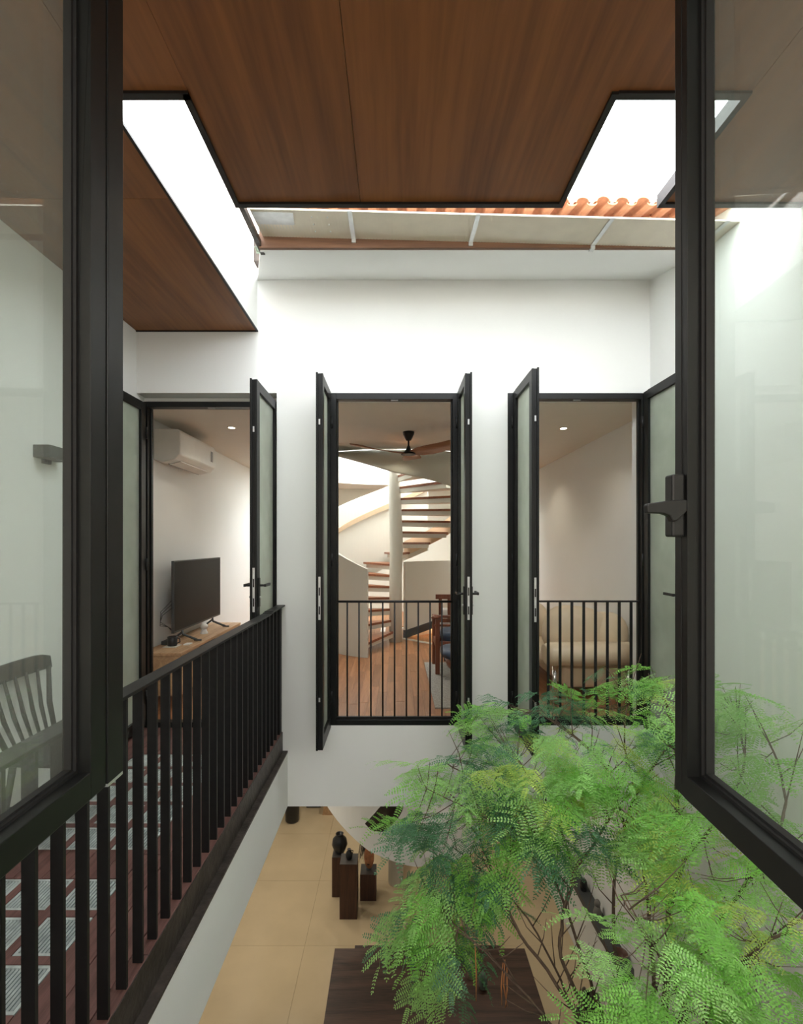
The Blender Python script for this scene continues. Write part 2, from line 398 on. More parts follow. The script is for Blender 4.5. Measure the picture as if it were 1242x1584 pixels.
# deck boards: fill around blocks
def board(x0,x1,y0,y1,z=-.0):
    MB().box(x0+.0015,x1-.0015,y0+.0015,y1-.0015,-.045,z).build('deck_board', deckw, bal, bevel=.0015, seg=1)
xe = -.948
for (a,b) in ((-1.01,xe),(-1.146,-1.01),(-1.28+.004,-1.146)):
    ys = .36
    while ys < YF+.1:
        L = random.choice((1.2,1.5,.9)); board(a,b,ys,min(ys+L,YI-.01)); ys += L
xl3 = gx[2]-.19
for (a,b) in ((XL+.005, xl3-.004-.11),(xl3-.004-.11, xl3-.004)):
    board(a,b,.36,2.0); board(a,b,2.0,YI-.01)
for (ya,yb) in ((.36,.75),(.75,g1[0]-.004),(g1[-1]+.194, g2[0]-.004),(g2[-1]+.194, YI-.01)):
    xs = xl3-.004
    for w in (.136,.136,.136,.136,.136):
        board(xs, min(xs+w,-1.276), ya, yb); xs += w
# slim bars between blocks
for gl in (g1,g2):
    for gy in gl[:-1]: MB().box(xl3-.002, -1.278, gy+.193, gy+.2295, -.045, -.001).build('block_bar', deckw, bal)
    for xx in gx[1:]: MB().box(xx+.003, xx+.041, gl[0], gl[-1]+.19, -.045, -.0005).build('block_bar', deckw, bal)
    
# ================================================================ ROOFS
can = sempty('ceiling_canopy', (0,0,SOF), 0, 'brown plywood soffit with skylight cut outs over the courtyard')
yb_, yf_ = 1.905, 2.526
xa, xb2, xc = -.816, .851, 1.40
T = .05
def panel(poly):
    MB().prism(poly, SOF, SOF+.02).build('plywood_panel', canopyw, can)
e = .0012
panel([(xa,.335),(-.184-e,.335),(-.184-e,yf_),(xa,yf_)])
panel([(-.184+e,.335),(xc-e,.335),(xc-e,yb_),(xb2,yb_),(xb2,yf_),(-.184+e,yf_)])
panel([(xc+e,.335),(2.9,.335),(2.9,yf_),(xc+e,yf_)])
panel([(-1.157+e,.335),(xa-e,.335),(xa-e,yb_),(-1.157+e,yb_)])
panel([(XL,.335),(-1.157-e,.335),(-1.157-e,2.5-e),(XL,2.5-e)])
panel([(XL,2.5+e),(-1.157-e,2.5+e),(-1.157-e,YF-.01),(XL,YF-.01)])
# roof body above the plywood
m = MB(); zz0, zz1 = SOF+.022, SOF+.05
m.box(XL,2.9,-.0+.335,yb_-.02,zz0,zz1); m.box(xa+.02,xb2-.02,yb_-.02,yf_-.02,zz0,zz1); m.box(xc+.02,2.9,yb_-.02,yf_-.02,zz0,zz1); m.box(XL,-1.21,yb_-.02,YF,zz0,zz1)
m.build('roof_slab', gutm, can)
# black steel edging
def edging(x0,x1,y0,y1): MB().box(x0,x1,y0,y1,SOF-.012,SOF+.055).build('steel_edging', blackrail, can)
w_ = .026
edging(xa,xb2,yf_-.004,yf_+w_); edging(xa-w_,xa,yb_,yf_+w_); edging(xb2,xb2+w_,yb_,yf_+w_)
edging(-1.15,xa,yb_-.004,yb_+w_); edging(xb2+w_,xc,yb_-.004,yb_+w_); edging(xc-w_,xc,yb_+w_,yf_+w_); edging(xc,2.9,yf_-.004,yf_+w_)
MB().box(-1.165,-1.15,yb_,YF-.002,SOF-.008,SOF+.004).box(XL,-1.15,YF-.012,YF-.002,SOF-.008,SOF+.004).build('steel_edging', blackrail, can)  # strip at the facade is a shadow gap drawn as a dark bar
# white upstand of left wing
struct(MB().box(-1.21,-1.157,yb_+.0,YF,SOF+.004,SOF+1.35).build('wall_upstand', white), 'white upstand wall above the left plywood soffit')
# eave
EZ0, EZ1 = EYE+2.01, EYE+2.203
eave = sempty('roof_eave', (0,3.33,EZ0), 0, 'tiled roof eave with gutter above the facade')
m = MB()
pl = [(-.93,3.33,EZ0),(XR,3.33,EZ0),(XR,YF,EZ1),(-1.157,YF,EZ1)]
m.add(pl+[(a,b,c+.02) for a,b,c in pl], [(0,1,2,3),(4,7,6,5),(0,4,5,1),(1,5,6,2),(2,6,7,3),(3,7,4,0)])
m.build('soffit_board', white, eave)
MB().box(-.93, XR+.15, 3.30, 3.325, EZ0, EZ0+.14).build('fascia_board', brownfascia, eave)
# gutter (falls to the right), ribbed underside
def gz(x, yy): return EYE + (2.087-(x+.92)*.0262) + (0 if yy > 3.2 else -.02)
m = MB(); n = 150; x0g, x1g = -.905, XR+.12
for k in range(n):
    a = x0g+(x1g-x0g)*k/n; b = x0g+(x1g-x0g)*(k+.86)/n; c = x0g+(x1g-x0g)*(k+1)/n
    m.add([(a,3.0,gz(a,3)),(b,3.0,gz(b,3)),(b,3.30,gz(b,3.3)),(a,3.30,gz(a,3.3))], [(0,1,2,3)])
    m.add([(b,3.0,gz(b,3)+.003),(c,3.0,gz(c,3)+.003),(c,3.30,gz(c,3.3)+.003),(b,3.30,gz(b,3.3)+.003)], [(0,1,2,3)])
vs = []
m.add([(x0g,3.0,gz(x0g,3)+.004),(x1g,3.0,gz(x1g,3)+.004),(x1g,3.3,gz(x1g,3.3)+.004),(x0g,3.3,gz(x0g,3.3)+.004)], [(0,3,2,1)])
m.add([(x0g,2.995,gz(x0g,3)-.002),(x1g,2.995,gz(x1g,3)-.002),(x1g,2.995,gz(x1g,3)+.007),(x0g,2.995,gz(x0g,3)+.007),(x0g,3.003,gz(x0g,3)-.002),(x1g,3.003,gz(x1g,3)-.002),(x1g,3.003,gz(x1g,3)+.007),(x0g,3.003,gz(x0g,3)+.007)],
      [(0,1,2,3),(4,7,6,5),(0,4,5,1),(3,2,6,7)])
gut = m.build('gutter', gutm, eave)
for xs in (-.285,.51,1.34,2.05):
    d = .0
    m = MB()
    m.add([(xs-.014,2.985,gz(xs,3)-.006),(xs+.014,2.985,gz(xs,3)-.006),(xs+.014+d,3.325,gz(xs,3.3)-.006),(xs-.014+d,3.325,gz(xs,3.3)-.006),
           (xs-.014,2.985,gz(xs,3)-.002),(xs+.014,2.985,gz(xs,3)-.002),(xs+.014+d,3.325,gz(xs,3.3)-.002),(xs-.014+d,3.325,gz(xs,3.3)-.002)],
          [(0,1,2,3),(4,7,6,5),(0,4,5,1),(1,5,6,2),(2,6,7,3),(3,7,4,0)])
    m.box(xs-.014, xs+.014, 3.29, 3.33, gz(xs,3.3)-.03, gz(xs,3.3)-.002)
    m.build('gutter_strap', steel, gut)
m = MB()
pp = [(-.90,3.02),(-.64,3.02),(-.665,3.21),(-.90,3.21)]
m.add([(a,b,gz(a,b)-.004) for a,b in pp]+[(a,b,gz(a,b)-.001) for a,b in pp], [(0,1,2,3),(4,7,6,5),(0,4,5,1),(1,5,6,2),(2,6,7,3),(3,7,4,0)])
m.build('metal_flashing', steel, gut)
for r_ in range(3):
    for xx in (-.53,-.43): MB().lathe((xx,3.06+.07*r_,gz(xx,3)-.003), [(.003,0),(.005,.003),(.004,.006)], 8).build('rivet', steel, gut)
MB().box(-.945,-.915, 2.9, 3.40, EYE+2.02, EYE+2.06).build('end_flashing', rust, eave)
MB().box(-1.156,-1.10, 3.95, YF-.001, EYE+2.30, EYE+2.52).build('end_bracket', rust, eave)
MB().add([(-.98,3.36,EYE+2.05),(-.86,3.36,EYE+2.05),(-.86,3.42,EYE+2.04),(-.98,3.42,EYE+2.04),(-.98,3.36,EYE+2.058),(-.86,3.36,EYE+2.058),(-.86,3.42,EYE+2.048),(-.98,3.42,EYE+2.048)],
         [(0,1,2,3),(4,7,6,5),(0,4,5,1),(1,5,6,2),(2,6,7,3),(3,7,4,0)]).build('glass_sheet', skyg, eave)
# roof tiles (barrel): one mesh shared
def tilemesh():
    m = MB(); n = 8; R = .052; L = .26; th = .012; sl = .26
    vs = []
    for j,y in enumerate((0,L)):
        for k in range(n+1):
            t = PI*k/n
            for r in (R, R-th): vs.append((r*math.cos(t), y, r*.75*math.sin(t)+y*sl))
    fs = []
    w = (n+1)*2
    for k in range(n):
        a = k*2; fs += [(a,a+2,a+2+w,a+w),(a+1,a+1+w,a+3+w,a+3),(a,a+1,a+3,a+2),(a+w,a+2+w,a+3+w,a+1+w)]
    m.add(vs, fs); 
    # pan on the side
    vs = []
    for y in (0.012,L):
        for k in range(5):
            t = PI+PI*k/4; vs.append((.063+.02*math.cos(t)*1.6, y, .012*math.sin(t)+.006+y*sl)); vs.append((.063+.02*math.cos(t)*1.6, y, .012*math.sin(t)-.004+y*sl))
    fs = []
    for k in range(4):
        a = 2*k; fs += [(a,a+2,a+12,a+10),(a+1,a+11,a+13,a+3),(a,a+1,a+3,a+2)]
    m.add(vs, fs)
    return m
tl = tilemesh().build('roof_tile', terra, None); tl.parent = eave
n = 0
for row in range(3):
    for k in range(26):
        xx = -.84+.126*k
        o = tl if n == 0 else tl.copy()
        if n: C.objects.link(o); o.parent = eave
        n += 1
        o.location = (xx+random.uniform(-.003,.003), 3.045+.2*row-3.33+random.uniform(-.006,.006), 2.14-2.01+.06*row+random.uniform(-.003,.003)); o.rotation_euler = (random.uniform(-.02,.02), 0, random.uniform(-.02,.02))
# body of pitched roof behind the tiles
m = MB(); q = [(-.93,3.34),(XR+.2,3.34),(XR+.2,YF+1.6),(-1.15,YF+1.6)]
m.add([(a,b,EYE+2.05+(b-3.33)*.28) for a,b in q]+[(a,b,EYE+2.12+(b-3.33)*.28) for a,b in q], [(0,1,2,3),(4,7,6,5),(0,4,5,1),(1,5,6,2),(2,6,7,3),(3,7,4,0)])
m.build('roof_deck', terra, eave)
m = MB().box(-1.3,1.27,4.62,4.75,EYE+2.42,EYE+3.11).build('ridge_upstand', mat('pale_render', (.80,.72,.55), .8), eave)
MB().box(-1.32,1.28,4.58,4.79,EYE+3.11,EYE+3.28).build('ridge_cap', terra, eave)
# pale flue behind the skylight opening
t = thing('chimney_flue', 'pale cream flue rising above the tiled eave in the right skylight opening', 'chimney', (2.69,6.05,3.9))
MB().box(2.61,2.77,6.0,6.1,3.9,6.1).build('shaft', MATS['pale_render'], t); MB().box(2.59,2.79,5.97,6.12,6.1,6.2).build('cap', MATS['pale_render'], t)

# ================================================================ DOORS
def leaf(door, Xin, sgn, yfree, yhinge, z0, z1, zh, handle=True, lock=True, sw=.07):
    """leaf opened square to the facade; visible face at Xin, thickness going in direction sgn"""
    th = .05; xa_, xb_ = Xin, Xin+sgn*th
    m = MB()
    m.box(xa_,xb_,yfree,yfree+sw,z0,z1); m.box(xa_,xb_,yhinge-sw,yhinge,z0,z1)
    m.box(xa_,xb_,yfree+sw,yhinge-sw,z0,z0+sw+.02); m.box(xa_,xb_,yfree+sw,yhinge-sw,z1-sw,z1)
    # rebate tongue on free edge
    m.box(xb_-sgn*.014, xb_, yfree-.012, yfree, z0, z1+.006)
    m.box(xa_, xa_+sgn*.014, yfree-.006, yfree, z0+.004, z1)
    lf_ = m.build('door_leaf', black, door, bevel=.0015, seg=1)
    gxm = (xa_+xb_)/2
    MB().box(gxm-.004,gxm+.004,yfree+sw-.005,yhinge-sw+.005,z0+sw+.015,z1-sw+.005).build('frosted_pane', frost, lf_)
    if lock:
        MB().box(gxm-.005,gxm+.005,yfree-.0045,yfree-.002,zh-.15,zh-.09).box(gxm-.005,gxm+.005,yfree-.0045,yfree-.002,zh-.01,zh+.05).build('latch_slot', gasket, lf_)
        MB().box(gxm-.008,gxm+.008,yfree-.003,yfree+.001,zh-.19,zh+.13).build('lock_faceplate', steel, lf_)
        MB().box(gxm-.006,gxm+.006,yfree-.004,yfree+.001,z1-.38,z1-.34).build('flush_bolt', steel, lf_)
        MB().box(gxm-.006,gxm+.006,yfree-.004,yfree+.001,z0+.36,z0+.39).build('flush_bolt', steel, lf_)
    if handle:
        for sd,xf in ((-sgn, xa_),(sgn, xb_)):
            m = MB(); yc = yfree+.035
            m.box(xf, xf+sd*.010, yc-.016, yc+.016, zh-.155, zh+.055)
            m.cyl((xf+sd*.008,yc,zh),(xf+sd*.05,yc,zh),.009,10)
            m.box(xf+sd*.042, xf+sd*.058, yc-.01, yc+.12, zh-.010, zh+.010)
            m.build('door_handle', blackrail, lf_, bevel=.002)
            MB().cyl((xf+sd*.008,yc,zh-.085),(xf+sd*.018,yc,zh-.085),.008,10).build('key_cylinder', steel, lf_)
    m = MB()
    for zz in (z0+.25, (z0+z1)/2, z1-.25): m.cyl((Xin-sgn*.006,yhinge+.004,zz-.05),(Xin-sgn*.006,yhinge+.004,zz+.05),.009,8)
    m.build('hinge_set', blackrail, lf_)
    return lf_
def frame(door, x0,x1,z0,z1,y0,y1,w=.055, sill=True):
    m = MB(); m.box(x0,x0+w,y0,y1,z0,z1); m.box(x1-w,x1,y0,y1,z0,z1); m.box(x0+w,x1-w,y0,y1,z1-w,z1)
    if sill: m.box(x0+w,x1-w,y0,y1,z0,z0+.045)
    m.box(x0+w,x0+w+.012,y1-.03,y1,z0,z1-w); m.box(x1-w-.012,x1-w,y1-.03,y1,z0,z1-w)
    f_ = m.build('door_frame', black, door, bevel=.002, seg=1)
    xm = (x0+x1)/2; MB().box(xm-.03,xm+.03,y0+.01,y0+.03,z1-w-.008,z1-w).build('strike_plate', greyp, f_)
    return f_
d1 = sempty('door_1', (-1.58,YF,0), 0, 'left black glazed double door opening on the balcony')
frame(d1, XL+.002, DL[1]-.002, 0, 2.79, YF+.09, YF+.165, .045, True)
MB().box(XL+.002, DL[1]-.002, YF+.12, YF+.165, 2.79, 2.828).build('reveal_strip', white, d1)
leaf(d1, -1.003, -1, 3.51, 4.11, .03, 2.765, 1.27)
leaf(d1, -2.118, -1, 3.52, 4.11, .03, 2.765, 1.27, handle=False)
struct(MB().box(DM[0],DM[1],YF+.071,YI,-.002,.006).build('trim_2', redw), 'wooden threshold of the middle doorway'); struct(MB().box(DR[0],DR[1],YF+.071,YI,-.002,.006).build('trim_3', redw), 'wooden threshold of the right doorway')
d2 = sempty('door_2', (0,YF,.053), 0, 'middle black glazed double door before the spiral stair')
frame(d2, DM[0], DM[1], DM[2], DM[3], YF+.0, YF+.07, .052)
leaf(d2, -.541, -1, 3.60, 4.055, .04, 2.84, 1.2, handle=False)
leaf(d2, .516, 1, 3.60, 4.055, .04, 2.84, 1.2)
d3 = sempty('door_3', (1.52,YF,.053), 0, 'right black glazed double door before the cream sofa')
frame(d3, DR[0], DR[1], DR[2], DR[3], YF+.0, YF+.07, .05)
leaf(d3, .983, 1, 3.50, 4.055, .04, 2.84, 1.2, handle=False)
leaf(d3, 2.072, 1, 3.50, 4.055, .04, 2.84, 1.2)

# ================================================================ JULIET RAILINGS
def juliet(x0,x1,xs,round_,label):
    t = thing('door_railing', label, 'railing', ((x0+x1)/2, YF+.03, .1), 'juliet railings across the upper doorways')
    y = YF+.04
    if round_: MB().tube([(x0,y,1.085),(x1,y,1.085)], .010, 8).build('top_rail', blackrail, t)
    else: MB().box(x0,x1,y-.014,y+.014,1.08,1.094).build('top_rail', blackrail, t)
    MB().box(x0,x1,y-.012,y+.012,.100,.115).build('bottom_rail', blackrail, t)
    for x in xs:
        if round_: MB().cyl((x,y,.115),(x,y,1.078),.0068,8).build('baluster', blackrail, t)
        else: MB().box(x-.0105,x+.0105,y-.006,y+.006,.115,1.08).build('baluster', blackrail, t)
juliet(-.498,.478,[(518.8+18.3*k-VX)/184.7*1.01 for k in range(11)], True, 'low black railing of thin round bars across the middle doorway')
juliet(.987,2.06,[(829.5+18.3*k-VX)/184.7*1.01 for k in range(1,9)]+[1.08], False, 'low black railing of flat bars across the right doorway')
# ================================================================ BALCONY RAILING
t = thing('balcony_railing', 'long black balustrade of flat bars along the balcony edge', 'railing', (-.97, 2.2, 0))
zr = EYE-.525
MB().box(-.992,-.925,.5,3.62,zr-.012,zr).box(-.992,-.925,3.62,3.66,zr-.006,zr+.004).box(-.992,-.925,3.66,YF-.003,zr-.004,zr+.008).build('handrail', blackrail, t, bevel=.001, seg=1)
y = 750*1.58/735; step = .1084
ys = [y+step*k for k in range(-9, 23)]
b0 = MB().box(-.990,-.953,-.006,.006,.0,zr-.012).build('baluster', blackrail, None, loc=(0,0,0)); b0.parent = t; 
for k,yy in enumerate(ys):
    o = b0 if k == 0 else b0.copy()
    if k: C.objects.link(o); o.parent = t
    o.location = (.97, yy-2.2, 0)
MB().box(-.990,-.953,YF-.04,YF-.004,0,zr-.004).build('end_post', blackrail, t)

# ================================================================ VIEWER'S WINDOW LEAVES
def casement(name, hx, hy, rot, sgn, label, astragal):
    e_ = sempty(name, (hx,hy,EYE), rot, label); LOCALS[e_.name] = 1
    Wd = .64; z0, z1 = -.4935, 1.17; sw = .044; th = .053
    X = lambda a: sgn*a
    def fr(m, a, b, ya, yb, za, zb, w):
        m.box(X(a),X(b),ya,ya+w,za,zb); m.box(X(a),X(b),yb-w,yb,za,zb); m.box(X(a),X(b),ya+w,yb-w,za,za+w); m.box(X(a),X(b),ya+w,yb-w,zb-w,zb)
    m = MB(); fr(m, 0, th, 0, Wd, z0, z1, sw if not astragal else .052)
    sash = m.build('sash_frame', black, e_, bevel=.0015); LOCALS[sash.name] = 1
    w2 = sw if not astragal else .052
    m = MB(); fr(m, .024, .04, w2, Wd-w2, z0+w2, z1-w2, .006); fr(m, .030, .044, w2+.006, Wd-w2-.006, z0+w2+.006, z1-w2-.006, .005)
    m.build('glazing_bead', gasket, sash)
    MB().box(X(.045), X(.050), w2-.002, Wd-w2+.002, z0+w2-.002, z1-w2+.002).build('glass_pane', clear, sash)
    # groove line on the inner face
    if astragal:
        m = MB(); m.box(X(-.002), X(.055), Wd+.003, Wd+.062, z0+.002, z1); 
        m.box(X(.02), X(.05), Wd-.002, Wd+.006, z0+.01, z1-.01)
        m.build('meeting_stile', black, sash, bevel=.0015)
        MB().box(X(-.002), X(.05), Wd+.004, Wd+.060, z0-.004, z0+.002).build('stile_end_cap', steel, sash)
    else:
        m = MB(); m.box(X(.0),X(-.0012), Wd-sw+.018, Wd-sw+.020, z0+.02, z1-.02); m.box(X(.036),X(.053),Wd,Wd+.014,z0+.004,z1-.004)
        m.build('face_groove', gasket, sash)
        yc = Wd-.024; zc = .072
        m = MB(); m.box(X(0),X(-.025), yc-.015, yc+.015, .012, .134)
        m.build('handle_base', blackrail, sash, bevel=.004)
        m = MB(); m.tube([(X(-.006),yc-.02,zc),(X(-.006),yc+.005,zc)], .0115, 20)
        m.prism([(X(.0),zc-.011),(X(.0),zc+.0115),(X(-.035),zc+.010),(X(-.073),zc+.0045),(X(-.076),zc),(X(-.074),zc-.014),(X(-.045),zc-.015),(X(-.032),zc-.020),(X(-.028),zc-.03),(X(-.02),zc-.03)], yc-.022, yc-.004, 'XZ')
        m.build('handle_lever', blackrail, sash, bevel=.0025)
    m = MB()
    for zz in (-.35,.3,.95): m.cyl((X(.0),-.012,zz-.05),(X(.0),-.012,zz+.05),.008,8)
    m.build('hinge_set', blackrail, sash)
casement('window_1', -.569, .345, .030, -1, 'left black casement window leaf opened outward', True)
casement('window_2', .535, .338, -.043, 1, 'right black casement window leaf with lever handle opened outward', False)

# ================================================================ SPIRAL STAIR
SX, SY = 0.0, 7.8; RI, RO = .10, 1.1; RISE = .177; ST = 21.0
st = thing('spiral_stair', 'white spiral stair with reddish wood treads seen through the middle doorway', 'staircase', (SX,SY,0))
m = MB(); m.tube([(SX,SY,0),(SX,SY,1.0),(SX+.012,SY,1.5),(SX-.01,SY,2.2),(SX,SY,4.4)], [.105,.10,.108,.10,.105], 24); m.build('centre_column', cream, st)
def pol(th, r, z): a = math.radians(th); return (SX+r*math.cos(a), SY+r*math.sin(a), z)
def wedge(m, t0, t1, r0, r1, z0, z1, n=4):
    vs = []
    for k in range(n+1):
        t_ = t0+(t1-t0)*k/n
        for r,z in ((r0,z0),(r1,z0),(r1,z1),(r0,z1)): vs.append(pol(t_,r,z))
    fs = [(0,1,2,3),(n*4,n*4+3,n*4+2,n*4+1)]
    for k in range(n):
        a, b = k*4, k*4+4
        for q in range(4): fs.append((a+q, a+(q+1)%4, b+(q+1)%4, b+q))
    m.add(vs, fs)
for k in range(1, 20):
    th0 = 120-ST*(k-7); z = RISE*k
    m = MB(); wedge(m, th0+2, th0-ST-1.5, RI-.01, RO, z-.035, z); tr = m.build('tread', treadw, st)
    m = MB(); wedge(m, th0-1, th0-ST, RI-.01, RO-.01, z-.10, z-.035); m.build('tread_pan', cream, tr)
def ribbon(name, th_list, fr, fz0, fz1, thick, mt, parent=st, sm=True):
    m = MB(); vs = []; n = len(th_list)
    for t_ in th_list:
        r = fr(t_); vs += [pol(t_,r,fz0(t_)), pol(t_,r,fz1(t_)), pol(t_,r+thick,fz1(t_)), pol(t_,r+thick,fz0(t_))]
    fs = [(0,1,2,3),((n-1)*4,(n-1)*4+3,(n-1)*4+2,(n-1)*4+1)]
    for k in range(n-1):
        a, b = k*4, k*4+4
        for q in range(4): fs.append((a+q, a+(q+1)%4, b+(q+1)%4, b+q))
    m.add(vs, fs); return m.build(name, mt, parent)
def hz(t_): return RISE*(7+(120-t_)/ST)   # helix height at angle
rng = lambda a,b,n: [a+(b-a)*k/n for k in range(n+1)]
ribbon('lower_balustrade', rng(251,165,30), lambda t_:1.16, lambda t_: 0.0 , lambda t_: 1.22+(251-t_)*.0084, .04, cream)
ribbon('outer_balustrade', rng(164.5,60,30), lambda t_:1.16, lambda t_: hz(t_)-.3 , lambda t_: hz(t_)+1.2 , .03, cream)
ribbon('handrail_band', rng(215,60,40), lambda t_:1.10, lambda t_: hz(t_)+.78, lambda t_: hz(t_)+.87, .035, tanm)
ribbon('outer_stringer', rng(82,-20,30), lambda t_:1.10, lambda t_: hz(t_)-.22, lambda t_: hz(t_)+.05, .03, tanm)
# skirt of upper flight sweeping up into the ceiling void
m = MB(); N = 30; vs = []
for k in range(N+1):
    u = k/N; t_ = 12-140*u
    R0 = 1.2+.62*max(0,(u-.2)/.8)**1.3; z0 = 2.08+(.42*u/.73 if u < .73 else .42+(u-.73)/.27*.33)
    top = (CC[0]+2.0*math.cos(math.radians(t_)), CC[1]+2.0*math.sin(math.radians(t_)), CZ-.005)
    b_ = pol(t_, R0, z0)
    mid = tuple(b_[i]*.5+top[i]*.5 for i in range(3)); mid = (mid[0], mid[1], mid[2]+.02)
    vs += [b_, mid, top]
m.add(vs, [(3*k+j, 3*k+j+1, 3*k+j+4, 3*k+j+3) for k in range(N) for j in (0,1)], True)
o = m.build('stair_skirt', cream, st); sd = o.modifiers.new('solid','SOLIDIFY'); sd.thickness = .03; sd.offset = 1
# low guard panel with dark foot rail and warm strip
gp = thing('guard_panel', 'beige low wall with dark foot rail and warm light behind the chair', 'wall panel', (.7,8.6,0))
def slab(m, p, q, z0, z1, th):
    d = (Vector((q[0]-p[0], q[1]-p[1], 0))).normalized(); n_ = Vector((-d.y, d.x, 0))*th
    vs = []
    for z in (z0,z1): vs += [(p[0],p[1],z),(q[0],q[1],z),(q[0]+n_.x,q[1]+n_.y,z),(p[0]+n_.x,p[1]+n_.y,z)]
    m.add(vs, [(0,1,2,3),(4,7,6,5),(0,4,5,1),(1,5,6,2),(2,6,7,3),(3,7,4,0)])
def sslab(m, p, q, pz, qz, th):
    d = Vector((q[0]-p[0], q[1]-p[1], 0)).normalized(); n_ = Vector((-d.y, d.x, 0))*th
    vs = []
    for k in (0,1): vs += [(p[0],p[1],pz[k]),(q[0],q[1],qz[k]),(q[0]+n_.x,q[1]+n_.y,qz[k]),(p[0]+n_.x,p[1]+n_.y,pz[k])]
    m.add(vs, [(0,1,2,3),(4,7,6,5),(0,4,5,1),(1,5,6,2),(2,6,7,3),(3,7,4,0)])
m = MB(); sslab(m, (.16,8.02), (1.75,9.25), (.136,1.27), (.45,1.27), .05); m.build('panel', cream, gp)
m = MB(); sslab(m, (.165,8.00), (1.755,9.23), (.008,.136), (.335,.455), .07); m.build('foot_rail', lamp_black, gp)
m = MB(); sslab(m, (.30,8.16), (1.7,9.24), (.05,.065), (.30,.315), .03); m.build('light_strip', ledm, gp)
m = MB(); slab(m, (.12,7.96), (1.0,7.15), 0, .02, .03); slab(m, (1.0,7.15), (1.7,7.0), 0, .02, .03); m.build('kerb', cream, gp)
m = MB(); slab(m, (.2,8.15), (1.75,9.30), 0, .13, .02); m.build('lit_upstand', linen, gp)

# ================================================================ CEILING FANS
def fan(name, label, cx, cy, ztop, zh, R, angs, mt, hubm, tipu=.85):
    t = thing(name, label, 'ceiling fan', (cx,cy,ztop))
    MB().lathe((cx,cy,ztop-.095), [(.028,0),(.040,.02),(.062,.07),(.066,.095)], 20).build('canopy_cup', hubm, t)
    MB().cyl((cx,cy,ztop-.09),(cx,cy,zh+.07),.011,10).build('rod', hubm, t)
    MB().lathe((cx,cy,zh), [(.085,0),(.080,.015),(.045,.035),(.028,.06),(.014,.10)], 24).build('motor_hub', hubm, t)
    for a in angs:
        m = MB(); vs = []; n = 12; d = Vector((math.cos(a),math.sin(a),0)); pr = Vector((-d.y,d.x,0))
        for k in range(n+1):
            u = k/n; r = .03+u*(R-.03); w = (.055+.05*math.sin(min(1,u*1.7)*PI*.6))*(1 if u < tipu else math.sqrt(max(.02,1-((u-tipu)/(1-tipu))**2)))
            if u < .15: w *= .6+u*2.6
            tw = .32*(1-u*.6)
            for s_ in (-1,1):
                for dz in (0,.009):
                    p = Vector((cx,cy,zh+.012))+d*r+pr*(w*s_)+Vector((0,0,-w*s_*tw+u*u*.05+dz)); vs.append(p)
        fs = [(0,1,3,2)]+[(n*4,n*4+2,n*4+3,n*4+1)]
        for k in range(n):
            A, B = k*4, k*4+4; fs += [(A,A+2,B+2,B),(A+1,B+1,B+3,A+3),(A,B,B+1,A+1),(A+2,A+3,B+3,B+2)]
        m.add(vs, fs, True); m.build('fan_blade', mt, t)
    return t
fan('ceiling_fan', 'wooden three blade ceiling fan with black mount in the middle room', .145, 5.46, CZ, 2.575, .69, [math.radians(203), math.radians(323), math.radians(83)], fanw, blackrail)
# lower fan
fan('ceiling_fan', 'dark brown fan blade showing below the facade on the ground floor', .06, 5.20, -.64, -1.16, .74, [math.radians(-112), math.radians(8), math.radians(128)], darkfan, blackrail, .95)

# ================================================================ LEFT ROOM
t = thing('air_conditioner', 'white split air conditioner mounted high on the left room wall', 'air conditioner', (XLI, 5.35, 2.42))
prof = [(XLI,2.42),(XLI+.10,2.40),(XLI+.22,2.43),(XLI+.265,2.48),(XLI+.27,2.71),(XLI+.25,2.735),(XLI,2.74)]
m = MB(); m.prism(prof, 4.90, 5.86, 'XZ'); m.build('housing', plastic, t, bevel=.012, seg=3)
MB().add([(XLI+.115,5.02,2.400),(XLI+.225,5.02,2.427),(XLI+.225,5.75,2.427),(XLI+.115,5.75,2.400),(XLI+.115,5.02,2.392),(XLI+.225,5.02,2.419),(XLI+.225,5.75,2.419),(XLI+.115,5.75,2.392)], [(0,1,2,3),(4,7,6,5),(0,4,5,1),(1,5,6,2),(2,6,7,3),(3,7,4,0)]).build('louvre', mat('louvre_white', (.74,.70,.64), .4), t)
MB().box(XLI+.105,XLI+.111,5.0,5.77,2.390,2.402).build('slot', greyp, t)
MB().box(XLI+.268,XLI+.2725,5.72,5.78,2.54,2.66).build('display_label', greyp, t)
t = thing('media_console', 'light oak media console under the television', 'console', (XLI+.21, 5.5, 0))
zc_ = .53; X0 = XLI
MB().box(X0+.01,X0+.40,4.62,6.42,zc_-.03,zc_).build('top', consw, t, bevel=.003)
MB().box(X0+.01,X0+.39,4.63,4.655,.12,zc_-.03).box(X0+.01,X0+.39,6.385,6.41,.12,zc_-.03).box(X0+.01,X0+.03,4.655,6.385,.12,zc_-.03).box(X0+.03,X0+.39,4.655,6.385,.12,.145).build('carcass', consw, t)
for k in range(4):
    a = 4.66+k*.432; MB().box(X0+.38,X0+.395,a,a+.424,.15,zc_-.036).build('door', consw if k != 1 else lamp_black, t, bevel=.002)
for (xx,yy) in ((X0+.05,4.68),(X0+.33,4.68),(X0+.05,6.33),(X0+.33,6.33)): MB().box(xx,xx+.04,yy,yy+.04,0,.12).build('leg', consw, t)
t = thing('television', 'flat black television standing on the oak console', 'television', (-2.3,5.66,zc_))
MB().box(-2.315,-2.285,5.0,6.32,.645,1.395).build('bezel', lamp_black, t, bevel=.004)
MB().box(-2.2855,-2.2830,5.01,6.31,.665,1.385).build('screen', screen, t)
MB().box(-2.36,-2.315,5.3,6.0,.72,1.15).build('rear_housing', lamp_black, t, bevel=.01)
